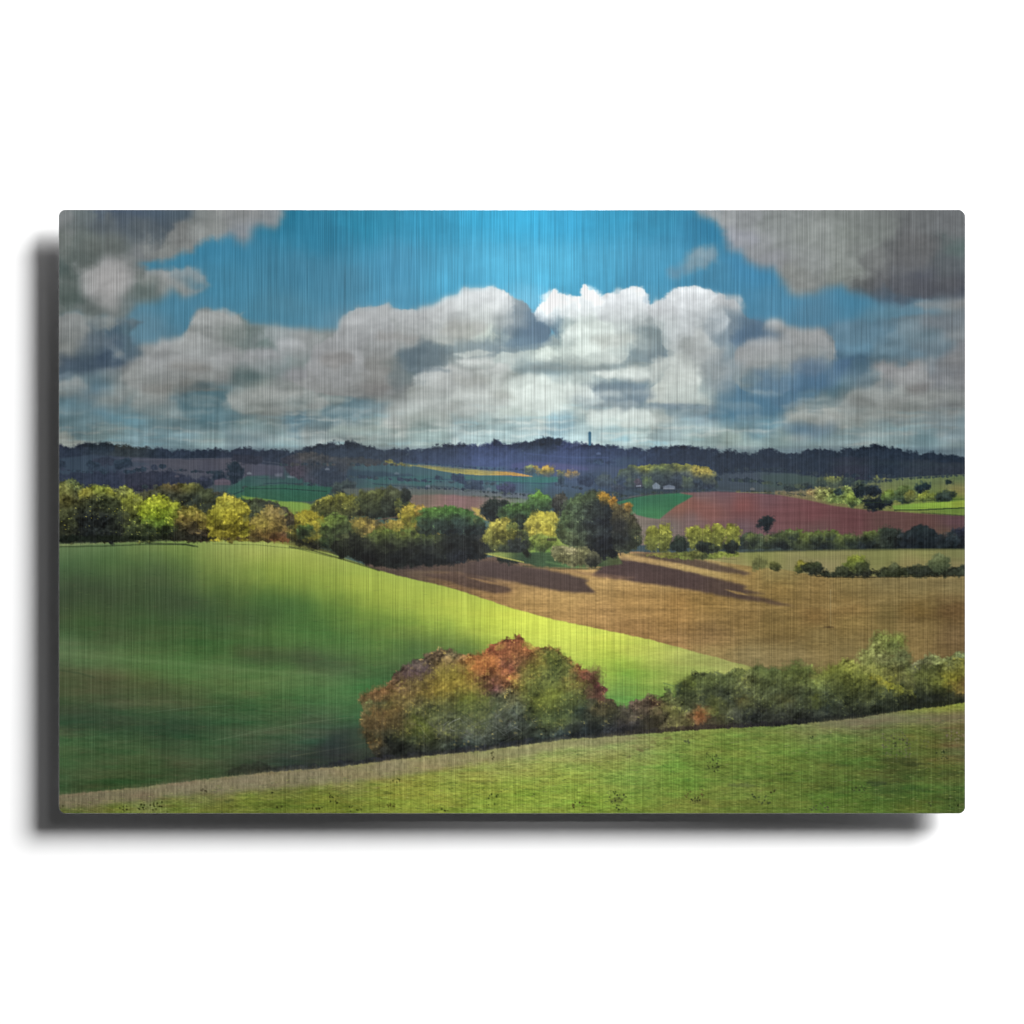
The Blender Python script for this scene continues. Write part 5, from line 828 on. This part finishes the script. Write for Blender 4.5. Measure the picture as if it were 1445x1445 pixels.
def paint_grass():
    foliage(below([(x, y - 7) for x, y in [p[:2] for p in pts_of(HB)] if x > 330], 1110), '340,1090,35382e 420,1084,30343a 500,1076,2a2b38 600,1066,2a2c32 700,1054,2c2f3c 800,1040,2a3038 900,1032,322f30 980,1026,3a3030 1080,1022,2a2830 1180,1014,1f2426 1260,1002,222a24 1340,992,2a3020', 630, 2.5, 6, 8, .3, .3, op=.7)
    cp = ('90,1128,716858 150,1122,766c5c 250,1112,7a6f5e 350,1102,7c7260 450,1092,807660 550,1082,82785f 640,1070,837c5c 90,1138,666048 200,1128,746c50 300,1118,766e50 400,1108,7c744c 500,1100,8a8050 600,1090,8c8648 '
          '100,1146,566428 170,1140,5c7028 250,1132,60742c 300,1140,5e6e2c 350,1125,6c7c2e 400,1135,5a6a2a 450,1120,6c7c30 480,1140,66742c 550,1110,84903c 560,1130,7c8c38 600,1105,8c983f 620,1140,7a8c38 650,1090,8c9848 680,1110,88983f 700,1075,8c9058 740,1060,8f9064 '
          '700,1140,7c943c 740,1120,86a040 760,1090,8a9a4c 800,1060,929c60 850,1048,8a8f60 800,1100,86a448 830,1130,789c3c 860,1080,86984c 900,1050,808858 900,1100,76984a 900,1140,70903c 940,1048,788c48 960,1080,60903f 960,1110,66903c 940,1130,76843f '
          '1000,1045,70883f 1040,1060,66843a 1030,1090,607c38 1050,1110,6c8240 1000,1130,6c7838 1040,1140,667a38 1100,1040,68803c 1100,1075,5c7c36 1100,1100,587434 1100,1130,5f7234 1150,1030,6c7c4a 1180,1050,5f7c3c 1180,1080,547034 1200,1110,4c6c30 1180,1135,526c2f '
          '1160,1020,7a7458 1220,1018,726c58 1260,1014,6f6a50 1290,1008,78823c 1340,998,869434 1310,1020,6c6450 1350,1015,6c6250 1350,1035,6a5f30 1300,1035,626c30 1250,1040,566e38 1240,1070,50642f 1270,1085,40502a 1320,1060,56602f 1350,1055,5c5a44 1340,1080,585c2f '
          '1300,1100,4c6430 1350,1110,466030 1250,1110,44582f 1240,1135,4c682c 1300,1140,4e662c 1350,1140,44542a')
    b, m = pmask(below(HB, 1165), 1.8, 5, .5, 71, 4)
    col = field(cp, b, 12, 40, 72, 3.0, 4, 2.5, 2.2)
    w, h = b[2] - b[0], b[3] - b[1]
    t = .5 * fbm(73, 50, 9, 4, .6, w, h) + .8 * fbm(74, 9, 2.6, 3, .8, w, h)
    hue = fbm(75, 60, 10, 4, .65, w, h)[..., None] * .055
    col = col * (1 + .24 * t)[..., None] + np.array([1, -.3, .1], np.float32) * hue
    comp(b, m, col)
    hb = [p[:2] for p in pts_of(HB)]
    vg = [(x, y) for x, y in hb if x < 900]; low = [(x, y + (19 if x < 330 else 23 if x < 560 else max(5, 24 - (x - 560) * .05))) for x, y in reversed(vg)]
    shape(vg + low, '90,1130,6e6656 200,1118,746b5b 300,1108,776e5e 400,1098,7c7262 500,1090,7f7660 600,1078,847a62 700,1065,868060 800,1050,868060', 4, 7, 2.6, seed=86, op=.68, tex=.22, tcell=(4, 9), warp=6)
    vg = [(x, y) for x, y in hb if x > 1120]; low = [(x, y + 4 + (x - 1120) * .09 * (1 if x < 1260 else 1.1)) for x, y in reversed(vg)]
    shape([(x, y + max(0, (x - 1230) * .10)) for x, y in vg] + low, '1150,1024,6c6a50 1220,1020,706856 1280,1018,6c6454 1350,1020,6a6252', 2, 9, 3, seed=87, op=.6, tex=.12, tcell=(5, 7))
    top = hb; tx = [p[0] for p in top]; ty = [p[1] for p in top]
    ins = lambda d: (lambda x, y: y > np.interp(x, tx, ty) + d)
    strokes(2600, (83, 995, 1362, 1148), '2f4424 38502a 44602c 3c4a28 2c5040', (2, 9), 1, -.04, 76, .28, ins(14))
    strokes(2000, (83, 995, 1362, 1148), '9aa858 8c9c4c a8b060 94866c 7c8c5c', (2, 10), 1, -.04, 77, .32, ins(10))
    strokes(500, (83, 1060, 1362, 1148), '20281c 2a3020 1c2020', (1, 3), 1, 0, 78, .38, ins(24))
    # seed heads and dark tussocks
    for x, y, wd, hh, c, o in ((1266, 1073, 60, 7, '343a24', .8), (1290, 1078, 40, 4, '2c3422', .8), (1238, 1106, 30, 6, '2e362c', .75), (1003, 1085, 20, 3, '34442a', .6), (1108, 1093, 26, 3, '2c3c24', .8), (1187, 1080, 24, 4, '34482a', .6), (1048, 1108, 44, 5, '46503c', .7), (688, 1104, 36, 4, '44542c', .6), (548, 1120, 14, 5, '3c4424', .6),
                               (324, 1130, 16, 5, '38442a', .8), (1170, 1112, 30, 4, '2c4024', .6), (1300, 1114, 40, 4, '30442a', .6), (1340, 1092, 40, 6, '304028', .5), (1252, 1118, 60, 4, '344828', .5), (990, 1132, 26, 8, '484a30', .6), (1200, 1118, 50, 4, '34482a', .5), (905, 1060, 12, 5, '5c3c34', .7), (942, 1042, 14, 4, '5c3c34', .6), (922, 1048, 10, 4, '58402c', .6), (888, 1069, 8, 4, '44302c', .7), (871, 1130, 22, 8, '4c4434', .6), (1345, 1030, 60, 9, '6c6050', .35)):
        shape(ell(x - wd / 2, y - hh / 2, x + wd / 2, y + hh / 2, 12), c, 3, 5, .8, seed=int(x), op=o * .55)
    def weed(x, y, w_, h_, c, n=18, s=0):
        r = rs(int(x + y + s))
        line('%g,%g %g,%g' % (x, y, x + 1, y - h_ * .6), c, 1.2, .5)
        for k in range(n):
            a = x + r.uniform(-w_ / 2, w_ / 2); b_ = y - h_ + r.uniform(0, h_ * .85); q = r.uniform(.8, 1.9)
            shape([(a - q, b_), (a, b_ - q), (a + q, b_), (a, b_ + q)], c, soft=.4, op=r.uniform(.4, .9))
    for a in ((1006, 1094, 18, 30, '3a4428', 34), (695, 1075, 4, 14, '4a4830', 6), (697, 1146, 16, 26, '26301c', 9), (209, 1146, 28, 12, '2a3018', 16), (222, 1140, 14, 8, '2a3018', 8), (174, 1146, 14, 8, '30341c', 7), (85, 1142, 10, 8, '3a3c24', 5), (470, 1138, 14, 18, '30341c', 12), (445, 1144, 22, 8, '34381c', 9), (396, 1142, 10, 8, '30341c', 5), (288, 1118, 8, 4, '444030', 6), (384, 1120, 4, 3, '2c3020', 3),
              (502, 1148, 20, 12, '30381c', 10), (552, 1144, 14, 10, '4c4a24', 9), (628, 1146, 12, 6, '3a3c20', 5), (817, 1148, 20, 16, '4a3c28', 10), (872, 1148, 26, 26, '34382c', 22), (1092, 1120, 8, 6, '343020', 5), (980, 1128, 26, 18, '5a4830', 16), (984, 1134, 20, 12, '343a28', 14), (1346, 1146, 16, 24, '20281a', 8), (1314, 1140, 16, 10, '38402a', 8), (1330, 1076, 20, 18, '2f3a28', 14), (1265, 1078, 40, 44, '5a5c48', 60),
              (1270, 1068, 24, 32, '3c4430', 24), (1158, 1146, 24, 16, '4c4c3c', 12), (1212, 1118, 20, 10, '34382a', 12), (560, 1106, 12, 7, '3a4020', 7), (868, 1122, 5, 5, '26301c', 4), (970, 1052, 7, 10, '4c5440', 8), (1145, 1045, 5, 6, '2c3c28', 4), (1076, 1140, 30, 20, '3c4830', 18), (1350, 1052, 30, 20, '74685a', 24), (1300, 1060, 30, 16, '5a6040', 14)):
        weed(*a)
    strokes(260, (83, 1085, 560, 1140), '8c826c 948a72 6a6250', (1, 3), 1, 0, 79, .5, lambda x, y: 0 < y - np.interp(x, tx, ty) < 16)
    r = rs(80)                                    # stems of dry grass sticking up along the crest
    for k in range(420):
        x = r.uniform(83, 1362); y = np.interp(x, tx, ty); L = r.uniform(2, 6.5)
        line('%.1f,%.1f %.1f,%.1f' % (x, y + 2, x + r.uniform(-1, 1), y - L), ('8c8058', '9a8c64', '6c5c44', '7c7440')[k % 4], .8, .35)

def paint_picture():
    global IMG
    paint_sky(); paint_clouds(); stir_sky(); paint_far(); far_hedges(); far_air(); paint_fields(); soil(); paint_meadow(); paint_clump(); paint_hedge(); paint_grass()
    IMG[:] = np.clip(IMG, .06, .97)
    L = IMG.mean(-1); q = .97 + .03 * (YY < 630)
    IMG[:] = L[..., None] + (IMG - L[..., None]) * q[..., None]
    wm = np.clip((YY - 690) / 12, 0, 1)[..., None]; IMG[:] = IMG * (1 + wm * np.array([.012, .008, -.05], np.float32))
    gn = np.clip((IMG[..., 1] - np.maximum(IMG[..., 0], IMG[..., 2])) * 6, 0, 1) * (YY > 750)
    IMG[..., 0] *= 1 + .045 * gn; IMG[..., 1] *= 1 - .035 * gn; IMG[..., 2] *= 1 - .05 * gn
    IMG[:] = IMG + .24 * (L - blur(L[::2, ::2], 9).repeat(2, 0).repeat(2, 1)[:H, :W])[..., None]       # local contrast of the photograph
    IMG[:] = IMG + .45 * (IMG - blur(IMG, 1.2)) * (.35 + .65 * (YY > 625))[..., None]
    IMG[:] = np.clip(IMG, .05, .97)

# ---------------------------------------------------------------- how bright the lamps make each spot of the panel
LIT = (1.00813, 0.16007, -0.27165, 0.45206, -0.31226, -0.28276, 0.41113, -0.11713, -0.20343, 0.02135, 0.05724, 0.05152, 0.10015, -0.19384, 0.31868, 0.34181, -0.52534, -0.11774, 0.39754, -0.02771, -0.15449, 0.02012, 0.02702, -0.31010, 1.32560, -1.85471, -2.18544, 2.62063, -0.05293, -1.29095, 0.86106, 0.16793, -0.24745, 0.50497, 0.76868, -1.59114, -0.61110, 1.84967, 0.07961, -0.87681, 0.00508, 0.14465, -2.67047, -2.90483, 5.84356, 1.06566, -3.98322, 1.48438, 0.92835, -0.60785, -0.03970, -0.35338, 1.37443, -0.24624, -1.71508, 0.12339, 0.45060, 4.07514, 0.86125, -4.97542, 2.09592, 1.62242, -1.15223, -2.49945, -0.60020, 0.66019, 0.45975, 0.39623, -1.76062, 1.30713, 1.25366, -1.45092, 3.19440, 0.39331, -0.76724, 0.08007, -0.67479, -1.14715,)
def lit(x, z):
    u, v = x / .64, z / .43; o = 0; k = 0
    for i in range(12):
        for j in range(12 - i):
            o = o + LIT[k] * u ** i * v ** j; k += 1
    return np.exp(o)

# ---------------------------------------------------------------- the setting
wall = link('wall', box_mesh('wall', -9, 9, 0, .1, -7, 7), wall_mat()); wall['kind'] = 'structure'

# ---------------------------------------------------------------- the panel
XL, XR = (X0 - CX) * PX, (X0 + W - 1 - CX) * PX
ZT, ZB = (CY - Y0) * PX, (CY - Y0 - H + 1) * PX
root = bpy.data.objects.new('metal_print', None); scene.collection.objects.link(root)
root.location = ((XL + XR) / 2, -GAP, (ZT + ZB) / 2)
root['label'] = 'brushed metal print of green and brown fields under heaped clouds, floating off a white wall'; root['category'] = 'wall print'
OX, OY, OZ = root.location

def panel_mesh():
    bm = bmesh.new(); ol = rounded_outline(XL - OX, XR - OX, ZB - OZ, ZT - OZ, .0095)
    rings = []
    for y, ins in ((THICK, .0003), (THICK - .0003, 0), (.0003, 0), (0, .0003)):
        sx = 1 - ins / (XR - OX); sz = 1 - ins / (ZT - OZ)
        rings.append([bm.verts.new((x * sx, y, z * sz)) for x, z in ol])
    n = len(ol)
    for a, b in zip(rings, rings[1:]):
        for i in range(n): bm.faces.new((a[i], a[(i + 1) % n], b[(i + 1) % n], b[i]))
    bm.faces.new(rings[0]); bm.faces.new(rings[-1][::-1])
    bmesh.ops.recalc_face_normals(bm, faces=bm.faces[:])
    me = bpy.data.meshes.new('metal_panel'); bm.to_mesh(me); bm.free(); return me
link('metal_panel', panel_mesh(), metal_mat(), root)

def picture_mesh():
    xs = np.linspace(XL - OX, XR - OX, W); zs = np.linspace(ZT - OZ, ZB - OZ, H)
    Z, X = np.meshgrid(zs, xs, indexing='ij')
    mg, r = .0004, .0094                                       # a hair inside the sheet's edge, corners rounded like it
    hx, hz = (XR - XL) / 2 - mg, (ZT - ZB) / 2 - mg
    X = np.clip(X, -hx, hx); Z = np.clip(Z, -hz, hz)
    dx = np.abs(X) - (hx - r); dz = np.abs(Z) - (hz - r); d = np.hypot(dx, dz); c = (dx > 0) & (dz > 0) & (d > r)
    X = np.where(c, np.sign(X) * (hx - r + dx * r / np.maximum(d, 1e-9)), X); Z = np.where(c, np.sign(Z) * (hz - r + dz * r / np.maximum(d, 1e-9)), Z)
    co = np.stack([X, np.full_like(X, -.00025), Z], -1).reshape(-1, 3).astype(np.float32)
    i = np.arange(W * H).reshape(H, W)
    q = np.stack([i[:-1, :-1], i[1:, :-1], i[1:, 1:], i[:-1, 1:]], -1).reshape(-1, 4).astype(np.int32)
    me = bpy.data.meshes.new('printed_picture'); me.vertices.add(len(co)); me.vertices.foreach_set('co', co.ravel())
    me.loops.add(q.size); me.loops.foreach_set('vertex_index', q.ravel())
    me.polygons.add(len(q)); me.polygons.foreach_set('loop_start', np.arange(0, q.size, 4, dtype=np.int32)); me.polygons.foreach_set('loop_total', np.full(len(q), 4, np.int32))
    me.update(calc_edges=True)
    s = np.clip(IMG, 0, 1); lin = np.where(s <= .04045, s / 12.92, ((s + .055) / 1.055) ** 2.4)
    E = lit(X + OX, Z + OZ)[..., None]
    ink = np.clip(lin / E, .0, .95)  # lamp brightness divided out of the ink colours, the spot's sheen included
    at = me.color_attributes.new('ink', 'FLOAT_COLOR', 'POINT')
    at.data.foreach_set('color', np.concatenate([ink, np.ones(ink.shape[:2] + (1,))], -1).astype(np.float32).ravel())
    return me
paint_picture()
link('printed_picture', picture_mesh(), print_mat(), root)
blk = block_mat()
for sx in (-1, 1):                                             # blocks on the back that hold the sheet off the wall
    link('mounting_block', box_mesh('mounting_block', sx * .33 - .05, sx * .33 + .05, THICK, GAP, -.16, .16, .002), blk, root)
